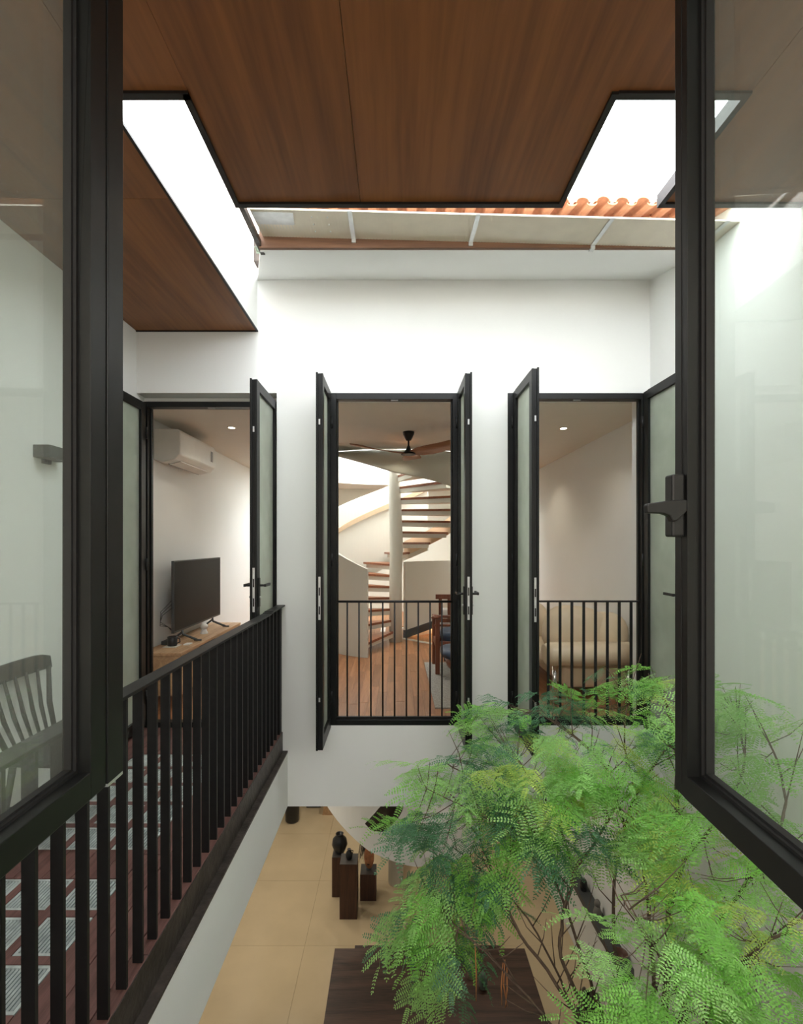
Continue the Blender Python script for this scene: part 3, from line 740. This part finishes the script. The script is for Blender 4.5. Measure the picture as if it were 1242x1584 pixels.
for yy in (5.22,6.08):
    m = MB(); m.tube([(-2.30,yy,.66),(-2.29,yy,.60),(-2.13,yy-.02,zc_+.013)], .013, 8); m.tube([(-2.30,yy,.62),(-2.40,yy,zc_+.013)], .011, 8); m.tube([(-2.16,yy-.02,zc_+.013),(-2.08,yy-.03,zc_+.012)], .010, 8); m.build('foot', lamp_black, t)
m = MB()
for k in range(3):
    m.tube([(-2.33+.01*k,5.04,.90+.05*k),(-2.38,4.95-.02*k,.84+.02*k),(-2.38,4.90,.78-.02*k),(-2.34,4.98,.72),(-2.33,5.05,.66+.01*k)], .003, 5)
m.build('loose_cable', lamp_black, t)
t = thing('mug', 'black mug on a pale coaster at the near end of the console', 'mug', (-2.27,4.93,zc_+.006))
MB().lathe((-2.27,4.93,zc_+.006), [(.042,0),(.046,.004),(.048,.095),(.043,.095),(.040,.01)], 20).build('cup', ceramic, t)
MB().tube([(-2.225,4.93,zc_+.085),(-2.195,4.93,zc_+.08),(-2.192,4.93,zc_+.045),(-2.226,4.93,zc_+.03)], .006, 8).build('handle', ceramic, t)
tag(MB().box(-2.34,-2.205,4.86,5.00,zc_,zc_+.006).build('coaster', plastic, None, bevel=.002), 'pale square coaster beneath the black mug', 'coaster')
tag(MB().box(-2.18,-2.12,4.97,5.06,zc_,zc_+.012).build('remote_control', plastic, None, bevel=.003), 'small pale remote lying beside the black mug', 'remote')
tag(MB().box(-2.41,-2.35,4.98,5.12,zc_,zc_+.04).build('media_box', lamp_black, None, bevel=.004), 'small black box behind the mug on the console', 'box')
t = thing('webcam', 'small white rounded camera on the console under the television', 'camera', (-2.22,5.62,zc_))
MB().lathe((-2.22,5.62,zc_), [(.042,0),(.045,.012),(.03,.035),(.028,.05)], 20).build('base', plastic, t); MB().ell((-2.22,5.62,zc_+.085),(.042,.042,.038)).build('head', plastic, t)

# ================================================================ MIDDLE ROOM
rug = MB().box(.375,1.38,4.62,6.38,0.0,.012).build('rug', rugm, None, loc=(.9,5.6,0)); tag(rug, 'grey woven rug on the oak floor under the armchair', 'rug')
t = thing('armchair', 'red brown wooden armchair with a dark blue cushion', 'chair', (.82,5.85,.012))
for (xx,yy,zt_) in ((.50,5.80,.67),(.50,6.30,.63),(1.12,5.80,.67),(1.12,6.30,.63)): MB().box(xx-.026,xx+.026,yy-.02,yy+.02,.012,zt_).build('leg', redw, t, bevel=.004)
for xx in (.50,1.12): MB().tube([(xx-.06,5.70,.70),(xx,5.80,.69),(xx,6.05,.675),(xx,6.36,.64)], [.02,.026,.026,.02], 8, flat=(1.4,.6)).build('armrest', redw, t)
MB().tube([(.46,5.79,.705),(.8,5.79,.70),(1.2,5.79,.70)], .018, 8).tube([(.46,5.80,.595),(1.14,5.80,.595)], .014, 8).build('front_rail', redw, t)
MB().box(.52,1.10,5.79,5.82,.30,.40).box(.52,1.10,6.28,6.31,.30,.38).box(.485,.515,5.82,6.28,.31,.38).box(1.105,1.135,5.82,6.28,.31,.38).build('seat_rail', redw, t, bevel=.004)
MB().ell((.82,6.05,.44),(.27,.23,.075), power=.55).build('seat_cushion', blue, t)
MB().box(.52,1.10,6.29,6.32,.55,.60).box(.52,1.1,6.31,6.34,.85,.91).build('back_slat', redw, t, bevel=.004)
for k in range(5): MB().box(.56+.115*k,.60+.115*k,6.30,6.32,.58,.87).build('back_spindle', redw, t)
t = thing('ottoman', 'round red brown stool with blue seat on the grey rug', 'stool', (.78,5.35,.0125))
MB().ell((.78,5.36,.38),(.29,.26,.062), power=.6).build('seat_pad', blue, t)
MB().lathe((.78,5.36,.17), [(.15,0),(.21,.05),(.24,.15)], 24).build('apron', redw, t)
for a in range(4):
    an = PI/4+a*PI/2; MB().tube([(.78+.14*math.cos(an),5.36+.14*math.sin(an),.0125),(.78+.17*math.cos(an),5.36+.17*math.sin(an),.20)], .02, 8).build('leg', redw, t)
t = thing('side_sofa', 'pale upholstered seat beyond the wooden armchair', 'sofa', (1.15,6.8,0))
MB().box(.62,1.38,6.45,6.90,.18,.42).build('seat', linen, t, bevel=.05, seg=3); MB().box(.58,.72,6.45,6.90,.18,.56).build('arm', linen, t, bevel=.05, seg=3); MB().box(.62,1.38,6.83,6.93,.3,.66).build('back', linen, t, bevel=.05, seg=3)
for (xx,yy) in ((.65,6.48),(1.33,6.48),(.65,6.86),(1.33,6.86)): MB().box(xx,xx+.03,yy,yy+.03,0,.19).build('leg', lamp_black, t)
t = thing('wall_switch_panel', 'small dark wooden panel on the wall edge above the armchair', 'switch', (.88,7.0,1.14))
MB().box(.86,.89,7.0,7.02,1.13,1.29).build('plate', redw, t)

# ================================================================ RIGHT ROOM SOFA
t = thing('sofa', 'cream leather sofa with rolled arm and chrome legs behind the right railing', 'sofa', (1.85,5.4,0))
m = MB()
m.tube([(1.46,4.75,.49),(1.52,4.75,.495),(1.95,4.75,.495),(2.36,4.75,.50)], [.095,.115,.118,.11], 24, flat=(1.15,1)); m.build('arm', leather, t, )
MB().box(1.68,2.39,4.86,6.8,.12,.40).build('base', leather, t, bevel=.05, seg=4)
MB().ell((1.72,5.8,.40),(.28,.90,.12), power=.6).build('seat_cushion', leather, t)
MB().ell((1.86,5.03,.66),(.34,.16,.27), power=.75, rot=(0,.12,0)).build('back_cushion', leather, t)
MB().ell((2.20,5.06,.62),(.19,.22,.24), power=.75).build('back_cushion', leather, t)
MB().ell((1.62,5.95,.62),(.20,.45,.26), power=.7).build('back_cushion', leather, t)
for (xx,yy) in ((1.56,4.76),(2.28,4.76),(1.75,6.7),(2.3,6.7)): MB().tube([(xx,yy,.40 if yy < 5 else .14),(xx,yy,0.0)], .026, 12).build('chrome_leg', chrome, t)

# ================================================================ BALCONY THINGS
t = thing('wall_lamp', 'charcoal box wall lamp on the balcony wall seen through the left window', 'lamp', (XL,2.99,2.13))
MB().box(XL,XL+.10,2.90,3.09,2.095,2.17).build('lamp_shade', lamp_black, t, bevel=.002); MB().box(XL,XL+.02,2.97,3.03,2.07,2.1).build('wall_mount', lamp_black, t)
t = thing('spindle_back_chair', 'black wooden spindle back chair against the balcony wall', 'chair', (-1.83,2.77,0))
# back leans toward the wall (-X); seat faces +X
MB().prism([(-2.05,2.48),(-1.62,2.46),(-1.60,2.91),(-2.05,2.93)], .43, .46).build('seat', chairblack, t, bevel=.01, seg=3)
vs = []; m = MB(); n = 10
for k in range(n+1):
    u = k/n; yy = 2.42+.53*u; cx_ = -2.125+.02*(2*u-1)**2; hgt = .095*(1-.25*(2*u-1)**6)
    zb_ = .825; vs += [(cx_,yy,zb_),(cx_+.018,yy,zb_),(cx_+.008,yy,zb_+hgt),(cx_-.010,yy,zb_+hgt)]
fs = [(0,1,2,3),(n*4,n*4+3,n*4+2,n*4+1)]
for k in range(n):
    A,B = k*4,k*4+4
    for q in range(4): fs.append((A+q,A+(q+1)%4,B+(q+1)%4,B+q))
m.add(vs, fs); m.build('top_rail', chairblack, t, bevel=.004)
for k in range(7):
    u = k/6; yt = 2.45+.47*u; yb2_ = 2.54+.34*u; cx_ = -2.118+.02*(2*u-1)**2
    MB().tube([(-2.02,yb2_,.45),(-2.07,(yt+yb2_)/2,.63),(cx_+.008,yt,.84)], [.008,.011,.008] if 0<k<6 else [.013,.015,.012], 8).build('spindle', chairblack, t)
for (xx,yy,dx,dy) in ((-2.0,2.54,-.05,-.03),(-2.0,2.87,-.05,.03),(-1.67,2.52,.05,-.03),(-1.67,2.87,.05,.03)):
    MB().tube([(xx+dx,yy+dy,0),(xx,yy,.44)], [.012,.018], 8).build('leg', chairblack, t)
MB().tube([(-2.03,2.52,.2),(-1.64,2.51,.2)], .008, 6).tube([(-2.03,2.89,.2),(-1.64,2.88,.2)], .008, 6).build('stretcher', chairblack, t)

# ================================================================ GROUND FLOOR
H0 = EYE-LOWZ
t = thing('dining_table', 'large dark oak dining table on the ground floor', 'table', (.33,4.3,LOWZ))
zt_ = LOWZ+.75; hh = EYE-zt_
xa_t, xb_t, yf_t = -.150*hh, .318*hh, 750*hh/627
for k in range(4):
    a = yf_t-.26*(k+1)+.001; b = yf_t-.26*k
    MB().box(xa_t,xb_t,a,b,zt_-.04,zt_).build('top_board', darkw, t, bevel=.0012, seg=1)
for (xx,yy) in ((xa_t+.08,yf_t-.16),(xb_t-.16,yf_t-.16),(xa_t+.08,yf_t-.96),(xb_t-.16,yf_t-.96)): MB().box(xx,xx+.08,yy,yy+.08,LOWZ,zt_-.04).build('leg', darkw, t, bevel=.004)
MB().box(xa_t+.1,xb_t-.1,yf_t-.10,yf_t-.07,zt_-.12,zt_-.04).build('apron', darkw, t)
t = thing('dining_bench', 'dark oak bench just behind the dining table', 'bench', (.35,5.1,LOWZ))
zb_ = LOWZ+.45; hb = EYE-zb_
xb0, xb1, yb1 = (549-VX)/622*hb, (774-VX)/622*hb, 750*hb/622
MB().box(xb0,xb1,yb1-.34,yb1,zb_-.04,zb_).build('seat', darkw, t, bevel=.003)
for xx in (xb0+.08,xb1-.14):
    for yy in (yb1-.30,yb1-.09): MB().box(xx,xx+.06,yy,yy+.06,LOWZ,zb_-.04).build('leg', darkw, t)
c = P(747,1530,hh*750/690); c.z = zt_
t = thing('bud_vase', 'small green egg shaped stoneware vase on the dining table', 'vase', tuple(c))
MB().lathe(tuple(c), [(.022,0),(.036,.02),(.046,.07),(.044,.12),(.028,.165),(.014,.18),(.012,.178)], 24).build('body', celadon, t)
c = P(728,1512,hh*750/672); c.z = zt_
tag(MB().tube([(c.x,c.y,zt_),(c.x+.003,c.y,zt_+.10),(c.x-.004,c.y,zt_+.2)], [.035,.03,.026], 12).build('driftwood_block', mat('pale_driftwood',(.42,.34,.25),.8,var=.3,scale=20), None, loc=tuple(c)), 'pale upright driftwood piece beside the green vase', 'ornament')
def pedestal(x0,x1,y0,h,label):
    x0 *= KI; x1 *= KI; y0 *= KI; h *= KI
    y1_ = y0+.25; t = thing('display_pedestal', label, 'pedestal', ((x0+x1)/2,(y0+y1_)/2,LOWZ), 'display pedestals on the ground floor')
    MB().box(x0,x1,y0,y1_,LOWZ,LOWZ+h-.004).build('body', pedw, t, bevel=.002); MB().box(x0+.001,x1-.001,y0+.001,y1_-.001,LOWZ+h-.004,LOWZ+h).build('top_plate', pedtop, t)
    return ((x0+x1)/2,(y0+y1_)/2,LOWZ+h)
pA = pedestal(-.86,-.72,6.54,.54,'dark wooden pedestal at the back left carrying the round black vase')
pB = pedestal(-.712,-.492,6.155,.70,'tallest dark wooden pedestal in front carrying a small jug')
pC = pedestal(-.475,-.262,6.47,.355,'short dark wooden pedestal on the right carrying a mask')
t = thing('round_vase', 'round black vase with short neck on the back pedestal', 'vase', (pA[0]+.03,pA[1],pA[2]))
MB().lathe((pA[0]+.025,pA[1]-.0,pA[2]), [(.06,0),(.085,.03),(.122,.13),(.105,.21),(.055,.26),(.052,.28),(.062,.295),(.046,.29),(.040,.26)], 28).build('body', ceramic, t)
t = thing('small_jug', 'small black jug with handle on the tallest pedestal', 'jug', pB)
MB().lathe(pB, [(.035,0),(.05,.03),(.055,.07),(.035,.11),(.022,.125),(.026,.145)], 20).build('body', ceramic, t)
MB().tube([(pB[0]+.05,pB[1],pB[2]+.07),(pB[0]+.06,pB[1],pB[2]+.12),(pB[0]+.024,pB[1],pB[2]+.13)], .006, 6).build('handle', ceramic, t)
t = thing('mask_sculpture', 'orange brown oval mask with black fibre hair on the short pedestal', 'mask', (pC[0],pC[1],pC[2]))
MB().lathe(pC, [(.04,0),(.04,.01),(.012,.015),(.010,.06)], 12).build('stand', lamp_black, t)
MB().ell((pC[0]+.01,pC[1]-.03,pC[2]+.21),(.078,.045,.20), rot=(.12,0,.0)).build('face', maskw, t)
m = MB(); m.ell((pC[0]-.025,pC[1]-.062,pC[2]+.20),(.018,.006,.010)); m.ell((pC[0]+.025,pC[1]-.062,pC[2]+.20),(.018,.006,.010)); m.ell((pC[0],pC[1]-.06,pC[2]+.11),(.02,.008,.008)); m.build('eye_and_mouth_slit', hair, t)
m = MB(); rd = random.Random(3)
for k in range(150):
    a = rd.uniform(0,2*PI); r = rd.uniform(0,.05); p0 = Vector((pC[0]-.01+r*math.cos(a), pC[1]+.02+r*math.sin(a), pC[2]+.36))
    L = rd.uniform(.1,.26); side = Vector((rd.uniform(-.9,.35), rd.uniform(-.5,.6), 0))
    m.tube([p0, p0+side*L*.5+Vector((0,0,.03)), p0+side*L*.7+Vector((0,0,-L*.9))], [.004,.003,.001], 4, caps=False)
m.ell((pC[0]-.005,pC[1]+.015,pC[2]+.345),(.06,.05,.04))
o = m.build('fibre_hair', hair, t); o['kind'] = 'stuff'
# things at the back of the ground floor
t = thing('tall_black_pot', 'tall black cylindrical pot at the back left of the ground floor', 'pot', (-2.03,9.52,LOWZ))
MB().lathe((-2.03,9.52,LOWZ), [(.115,0),(.135,.03),(.145,.62),(.135,.63),(.125,.60)], 28).build('body', ceramic, t)
t = thing('floor_cushion_bench', 'low dark bench beside the tall black pot', 'bench', (-1.65,10.1,LOWZ))
MB().box(-1.86,-1.53,9.95,10.5,LOWZ+.04,LOWZ+.3).build('seat', lamp_black, t, bevel=.02); MB().box(-1.84,-1.55,9.99,10.46,LOWZ,LOWZ+.04).build('plinth', lamp_black, t)
t = thing('wooden_wedge_stool', 'light wooden stool leg showing under the curved stair soffit', 'stool', (-1.36,9.8,LOWZ))
MB().prism([(-1.47,LOWZ),(-1.20,LOWZ),(-1.32,LOWZ+.4),(-1.40,LOWZ+.4)], 9.71, 9.95, 'XZ').build('body', consw, t); MB().box(-1.47,-1.2,9.7,9.98,LOWZ+.4,LOWZ+.44).build('seat', consw, t)
# curved white soffit of the lower stair flight and its column
t = thing('lower_stair', 'broad white curved stair skirt above the pedestals on the ground floor', 'staircase', (0,7.8,LOWZ))
HZ = [(-200,-1.2),(-136,-2.16),(-106,-2.55),(-81,-2.74),(-73,-2.77),(-30,-2.95),(25,-3.1)]
def hzl(t_):
    for (a,za),(b,zb) in zip(HZ,HZ[1:]):
        if t_ <= b: return za+(zb-za)*(t_-a)/(b-a)
    return HZ[-1][1]
ribbon('curved_skirt', rng(-199,25,60), lambda t_:1.30, hzl, lambda t_:-.66, .04, white, parent=t)
MB().cyl((0,7.8,LOWZ),(0,7.8,-.64),.12,24).build('column', white, t)
for k in range(1,15):
    th0 = 40+24*k; z = LOWZ+.19*k
    if not (k < 2 or k > 9): continue
    m = MB()
    for (r0,r1,za,zb) in ((.12,1.26,z-.04,z),): 
        vs_ = MB(); wedge(m, th0, th0+25, r0, r1, za, zb)
    m.build('tread', treadw, t)
# wall shelf with objects
sh = MB().box(2.27,XRI,4.86,6.47,EYE-4.40,EYE-4.33).build('wall_shelf', lamp_black, None, loc=(2.34,5.6,EYE-4.40)); tag(sh, 'long black floating shelf on the lower right wall', 'shelf')
zs = EYE-4.33
t = thing('brown_bowl', 'round brown bowl near the end of the black wall shelf', 'bowl', (2.335,5.04,zs))
MB().lathe((2.335,5.04,zs), [(.03,0),(.06,.03),(.072,.075),(.066,.075),(.05,.035),(.02,.012)], 24).build('body', mat('brown_clay',(.13,.06,.04),.5,var=.2), t)
t = thing('stone_figure', 'small grey stone figure in the middle of the black shelf', 'ornament', (2.345,5.64,zs))
MB().lathe((2.345,5.64,zs), [(.04,0),(.05,.03),(.035,.08),(.03,.11)], 16).build('base', stone, t); MB().ell((2.345,5.64,zs+.14),(.035,.035,.045)).build('head', stone, t)
t = thing('dark_jar', 'small dark brown jar at the far end of the black shelf', 'jar', (2.345,6.05,zs))
MB().lathe((2.345,6.05,zs), [(.035,0),(.05,.05),(.04,.11),(.03,.13)], 16).build('body', ceramic, t)
# dark leafy sculpture
c = Vector((2.05,5.15,LOWZ))
t = thing('petal_sculpture', 'tall matt black petal shaped sculpture on the floor by the right wall', 'sculpture', tuple(c))
MB().lathe((c.x,c.y,LOWZ), [(.12,0),(.13,.02),(.07,.08),(.05,.25)], 20).build('base', ceramic, t)
rd = random.Random(5)
for k in range(11):
    a = k*2.4; r = .06+.02*(k%3); MB().ell((c.x+r*math.cos(a),c.y+r*math.sin(a),LOWZ+.30+.035*k),(.075,.025,.14), rot=(rd.uniform(-.5,.5),rd.uniform(-.6,.6),a+PI/2)).build('petal', ceramic, t)

# ================================================================ TREE
GZ = LOWZ+.45
tree = thing('courtyard_tree', 'feathery green tree rising through the courtyard in front of the right door', 'tree', (1.25,2.6,LOWZ+.45))
pot = thing('tree_planter', 'round dark planter at the foot of the courtyard tree', 'planter', (1.25,2.6,LOWZ))
MB().lathe((1.25,2.6,LOWZ), [(.26,0),(.34,.45),(.36,.5),(.32,.5),(.30,.44)], 32).build('pot', lamp_black, pot); MB().lathe((1.25,2.6,LOWZ+.42), [(.30,0),(.29,.02),(.1,.03)], 24).build('soil', soil, pot)
BASE = Vector((1.25,2.6,LOWZ+.45))
rd = random.Random(11)
def catmull(pts, n=5):
    out = []; L = len(pts)
    for i in range(L-1):
        p0,p1,p2,p3 = pts[max(i-1,0)],pts[i],pts[i+1],pts[min(i+2,L-1)]
        for k in range(n):
            t_ = k/n
            out.append(.5*((2*p1)+(-p0+p2)*t_+(2*p0-5*p1+4*p2-p3)*t_*t_+(-p0+3*p1-3*p2+p3)*t_**3))
    out.append(pts[-1]); return out
stems = [
 ([(935,1660,2.6),(875,1545,2.6),(805,1445,2.7),(775,1385,2.8),(742,1300,2.9),(705,1240,3.05)], .014),
 ([(940,1670,2.6),(905,1565,2.6),(868,1480,2.6),(872,1410,2.65),(885,1350,2.7),(858,1262,2.85),(800,1175,3.1)], .015),
 ([(950,1670,2.6),(925,1560,2.65),(893,1455,2.7),(862,1370,2.75),(835,1300,2.9),(770,1230,3.0),(690,1180,3.1)], .013),
 ([(955,1680,2.5),(962,1560,2.6),(948,1440,2.7),(952,1345,2.75),(965,1280,2.8),(930,1180,3.0),(860,1115,3.3)], .015),
 ([(1010,1700,2.6),(1032,1520,2.6),(1037,1400,2.65),(1044,1300,2.75),(1048,1200,2.9),(1040,1120,3.1),(1015,1050,3.3)], .026),
 ([(1000,1700,2.6),(1010,1520,2.55),(1003,1400,2.6),(995,1330,2.65),(985,1240,2.85),(965,1140,3.1),(975,1070,3.3)], .014),
 ([(1020,1720,2.6),(1070,1520,2.4),(1130,1400,2.3),(1185,1330,2.15),(1215,1240,2.15),(1190,1150,2.25)], .015),
 ([(925,1680,2.5),(850,1584,2.35),(820,1545,2.35),(770,1492,2.4),(735,1458,2.45),(695,1420,2.6),(670,1380,2.8)], .008),
 ([(990,1720,2.5),(1060,1600,2.1),(1040,1520,2.0),(1000,1450,2.0),(960,1385,2.1)], .012),
 ([(1030,1720,2.6),(1100,1560,2.1),(1160,1480,1.95),(1215,1440,1.9),(1260,1400,1.9)], .013),
 ([(930,1660,2.6),(885,1560,2.7),(840,1460,2.8),(800,1400,2.9),(750,1350,3.0),(700,1310,3.1)], .010),
 ([(1037,1400,2.65),(1060,1330,2.5),(1110,1270,2.4),(1150,1190,2.35),(1140,1100,2.45)], .012),
 ([(965,1280,2.8),(1000,1200,2.9),(1060,1130,3.0),(1110,1090,3.1)], .009),
 ([(885,1350,2.7),(930,1290,2.8),(955,1220,2.9),(900,1150,3.1),(830,1100,3.35)], .008),
 ([(862,1370,2.75),(800,1300,2.8),(740,1260,2.8),(660,1220,2.85)], .007),
]
stempts = []
for pts, r in stems:
    w = [P(*p) for p in pts]
    if pts[0][1] > 1640: w = [BASE+Vector((rd.uniform(-.12,.12),rd.uniform(-.1,.1),0)), BASE.lerp(w[0],.55)+Vector((rd.uniform(-.05,.05),rd.uniform(-.05,.05),0))]+w
    cp = catmull(w, 5); n = len(cp)
    cp = [p+Vector((rd.uniform(-.006,.006),rd.uniform(-.006,.006),0)) if 0 < i < n-1 else p for i,p in enumerate(cp)]
    MB().tube(cp, [r*(1-.75*i/n) for i in range(n)], 7).build('branch', bark, tree)
    stempts += [(p, i/n) for i,p in enumerate(cp) if i/n > .35]
    # bare side twigs
    for i in range(6, n-1, 2):
        p = cp[i]; d = (cp[i+1]-p).normalized()
        a = d.lerp(Vector((rd.uniform(-1,1),rd.uniform(-.6,.6),rd.uniform(.1,.8))), .65).normalized(); L = rd.uniform(.12,.34)
        q1 = p+a*L*.5+Vector((rd.uniform(-.02,.02),0,rd.uniform(-.02,.02))); q2 = p+a*L+Vector((0,0,.03))
        MB().tube([p,q1,q2], [.0035,.0028,.0012], 5).build('twig', bark, tree)
def frond(L, npair, seed):
    r = random.Random(seed); m = MB()
    vs = []; fs = []
    droop = r.uniform(.1,.45)
    def rach(u): return Vector((L*u, 0, -droop*L*u*u))
    m.tube([rach(k/5) for k in range(6)], [.0018,.0016,.0014,.0012,.001,.0006], 3, caps=False)
    for i in range(npair+1):
        u = .22+.76*i/npair
        pl_ = .105*(L/.24)*(.72+.45*math.sin(PI*(.15+.75*(i/npair))))*r.uniform(.88,1.1)
        for sd in ((1,-1) if i < npair else (0,)):
            ang = math.radians(r.uniform(50,64))*sd if sd else r.uniform(-.1,.1)
            b = rach(u); d = Vector((math.cos(ang),math.sin(ang),-.10)); pd = r.uniform(.1,.5)
            nl = 8
            up = Vector((0,0,1)); side = up.cross(d).normalized(); tl_ = r.uniform(-.35,.35)
            for j in range(nl):
                s_ = (j+.7)/nl; c = b+d*pl_*s_+Vector((0,0,-pd*pl_*s_*s_)); ll = .0205*(1-.45*abs(s_-.45)); lw = ll*.25
                for q in (1,-1):
                    ax = (side*q+d*.25).normalized()+Vector((0,0,tl_*q+r.uniform(-.15,.05))); wv = d*lw
                    o_ = len(vs); vs += [c, c+ax*ll*.3+wv, c+ax*ll*.8+wv*.85, c+ax*ll, c+ax*ll*.8-wv*.85, c+ax*ll*.3-wv]; fs.append((o_,o_+1,o_+2,o_+3,o_+4,o_+5))
            tip = b+d*pl_+Vector((0,0,-pd*pl_)); o_ = len(vs); vs += [tip, tip+d*.006+side*.004, tip+d*.014, tip+d*.006-side*.004]; fs.append((o_,o_+1,o_+2,o_+3))
            o_ = len(vs); vs += [b+side*.0008, b-side*.0008, tip]; fs.append((o_,o_+1,o_+2))
    m.add(vs, fs)
    return m.v, m.f
def rawmesh(name, v, f, mt):
    me = bpy.data.meshes.new(name); me.from_pydata([tuple(x) for x in v], [], f); me.materials.append(mt); return me
FR = [frond(.22, 4, 1), frond(.27, 5, 2), frond(.18, 3, 3), frond(.24, 5, 4)]
LM = {'L':leafL, 'Y':leafY, 'D':leafD, 'M':leafM}
FM = {(i,c): rawmesh('leaf', FR[i][0], FR[i][1], LM[c]) for i in range(4) for c in LM}
# clusters: px, py, depth, spread px, spread px, n, colours
CL = [
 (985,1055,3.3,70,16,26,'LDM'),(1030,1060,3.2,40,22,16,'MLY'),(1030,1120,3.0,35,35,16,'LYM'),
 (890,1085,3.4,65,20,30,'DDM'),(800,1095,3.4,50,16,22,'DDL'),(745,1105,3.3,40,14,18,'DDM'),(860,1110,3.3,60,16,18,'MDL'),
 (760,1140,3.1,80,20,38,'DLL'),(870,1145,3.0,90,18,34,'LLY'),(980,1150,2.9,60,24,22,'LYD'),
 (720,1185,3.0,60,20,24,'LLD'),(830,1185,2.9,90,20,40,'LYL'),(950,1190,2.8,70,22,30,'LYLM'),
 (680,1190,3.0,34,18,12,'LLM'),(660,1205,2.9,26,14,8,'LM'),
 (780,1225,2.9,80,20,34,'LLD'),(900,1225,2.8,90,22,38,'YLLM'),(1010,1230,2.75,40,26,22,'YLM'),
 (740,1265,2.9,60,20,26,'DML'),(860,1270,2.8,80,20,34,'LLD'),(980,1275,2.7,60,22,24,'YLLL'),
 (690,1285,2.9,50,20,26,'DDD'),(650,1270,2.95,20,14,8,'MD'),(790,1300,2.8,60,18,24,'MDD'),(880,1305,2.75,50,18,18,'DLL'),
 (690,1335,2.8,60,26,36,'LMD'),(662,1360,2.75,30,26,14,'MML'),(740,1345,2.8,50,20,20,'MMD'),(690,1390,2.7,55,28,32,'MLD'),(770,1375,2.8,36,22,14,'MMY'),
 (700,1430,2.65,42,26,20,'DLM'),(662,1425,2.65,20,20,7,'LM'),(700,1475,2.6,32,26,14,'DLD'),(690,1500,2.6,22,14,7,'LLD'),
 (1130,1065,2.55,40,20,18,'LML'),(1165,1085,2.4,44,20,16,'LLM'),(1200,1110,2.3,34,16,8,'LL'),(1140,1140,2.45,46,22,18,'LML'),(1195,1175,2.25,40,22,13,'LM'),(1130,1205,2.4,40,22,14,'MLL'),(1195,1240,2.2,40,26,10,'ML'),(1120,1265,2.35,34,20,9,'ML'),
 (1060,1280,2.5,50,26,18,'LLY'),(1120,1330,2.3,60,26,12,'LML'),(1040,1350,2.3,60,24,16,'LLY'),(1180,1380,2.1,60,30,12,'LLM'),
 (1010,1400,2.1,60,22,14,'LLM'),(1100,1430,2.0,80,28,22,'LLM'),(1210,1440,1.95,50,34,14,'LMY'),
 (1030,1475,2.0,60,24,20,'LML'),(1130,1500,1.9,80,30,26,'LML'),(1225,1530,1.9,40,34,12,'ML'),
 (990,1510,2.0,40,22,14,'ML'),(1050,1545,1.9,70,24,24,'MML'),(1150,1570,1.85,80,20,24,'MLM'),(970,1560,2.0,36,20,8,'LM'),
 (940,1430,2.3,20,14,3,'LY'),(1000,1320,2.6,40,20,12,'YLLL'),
]
placed = []
for (px,py,Y,sx,sy,n,cols) in CL:
    n = int(n*.66+.5)
    for k in range(n):
        u, v = rd.gauss(0,.55), rd.gauss(0,.6)
        p = P(px+u*sx, py+v*sy, Y+rd.uniform(-.16,.16))
        if p.y > 3.42 and p.x < 1.15: p.y = 3.42
        if p.x > XR-.24: p.x = XR-.24-rd.random()*.1
        # nearest stem
        sp = min(stempts, key=lambda s_: (s_[0]-p).length_squared)[0]
        out = (p-sp); out.z *= .3
        out = out.normalized() if out.length > .02 else Vector((rd.uniform(-1,1),rd.uniform(-1,1),0)).normalized()
        yaw = math.atan2(out.y,out.x)+rd.gauss(0,.7)
        lower = py > 1330 and px < 820
        pitch = rd.gauss(.08 if not lower else .5,.18); roll = rd.gauss(0,.22)
        if p.x > XR-.42: yaw = PI+rd.gauss(0,.6)
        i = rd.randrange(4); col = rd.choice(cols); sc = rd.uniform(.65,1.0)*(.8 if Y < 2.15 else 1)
        placed.append((Y, p, (roll,pitch,yaw), sc, i, col, sp))
placed.sort(key=lambda a: a[0])
idx_parts = set(range(0, len(placed), max(1, math.ceil(len(placed)/300))))
idx_parts = set(list(range(0,150))+list(range(150,len(placed), max(1,math.ceil((len(placed)-150)/148)))))
masses = {c:([],[]) for c in LM}; tw = MB()
Tl = Vector(tree.location); np_ = 0
for j,(Y,p,rot,sc,i,col,sp) in enumerate(placed):
    if j in idx_parts and np_ < 300:
        o = bpy.data.objects.new('leaf', FM[(i,col)]); C.objects.link(o); o.parent = tree; o.location = p-Tl; o.rotation_euler = rot; o.scale = (sc,)*3; np_ += 1
    else:
        M = Matrix.Translation(p-Tl) @ Euler(rot).to_matrix().to_4x4() @ Matrix.Scale(sc,4)
        v, f = masses[col]; o_ = len(v); v += [M @ Vector(q) for q in FR[i][0]]; f += [tuple(a+o_ for a in q) for q in FR[i][1]]
    if j % 2 == 0 and (sp-p).length < .5:
        mid = sp.lerp(p,.5)+Vector((0,0,-.02)); tw.tube([sp,mid,p], [.0025,.002,.0012], 4, caps=False)
for c,(v,f) in masses.items():
    if v:
        o = bpy.data.objects.new('foliage', rawmesh('foliage', v, f, LM[c])); C.objects.link(o); o.parent = tree; o['kind'] = 'stuff'
o = tw.build('fine_twigs', bark, tree); o['kind'] = 'stuff'
m = MB()
for (px,py,L) in ((778,1505,.16),(784,1512,.15),(781,1500,.18),(735,1480,.22)):
    p = P(px,py,2.4); m.tube([p+Vector((0,0,.05)),p+Vector((rd.uniform(-.01,.01),0,-L*.4)),p+Vector((rd.uniform(-.012,.012),0,-L))], [.002,.004,.002], 5)
o = m.build('dry_seed_strand', dryt, tree)
print('leaves', len(placed), 'planks', len(planks))
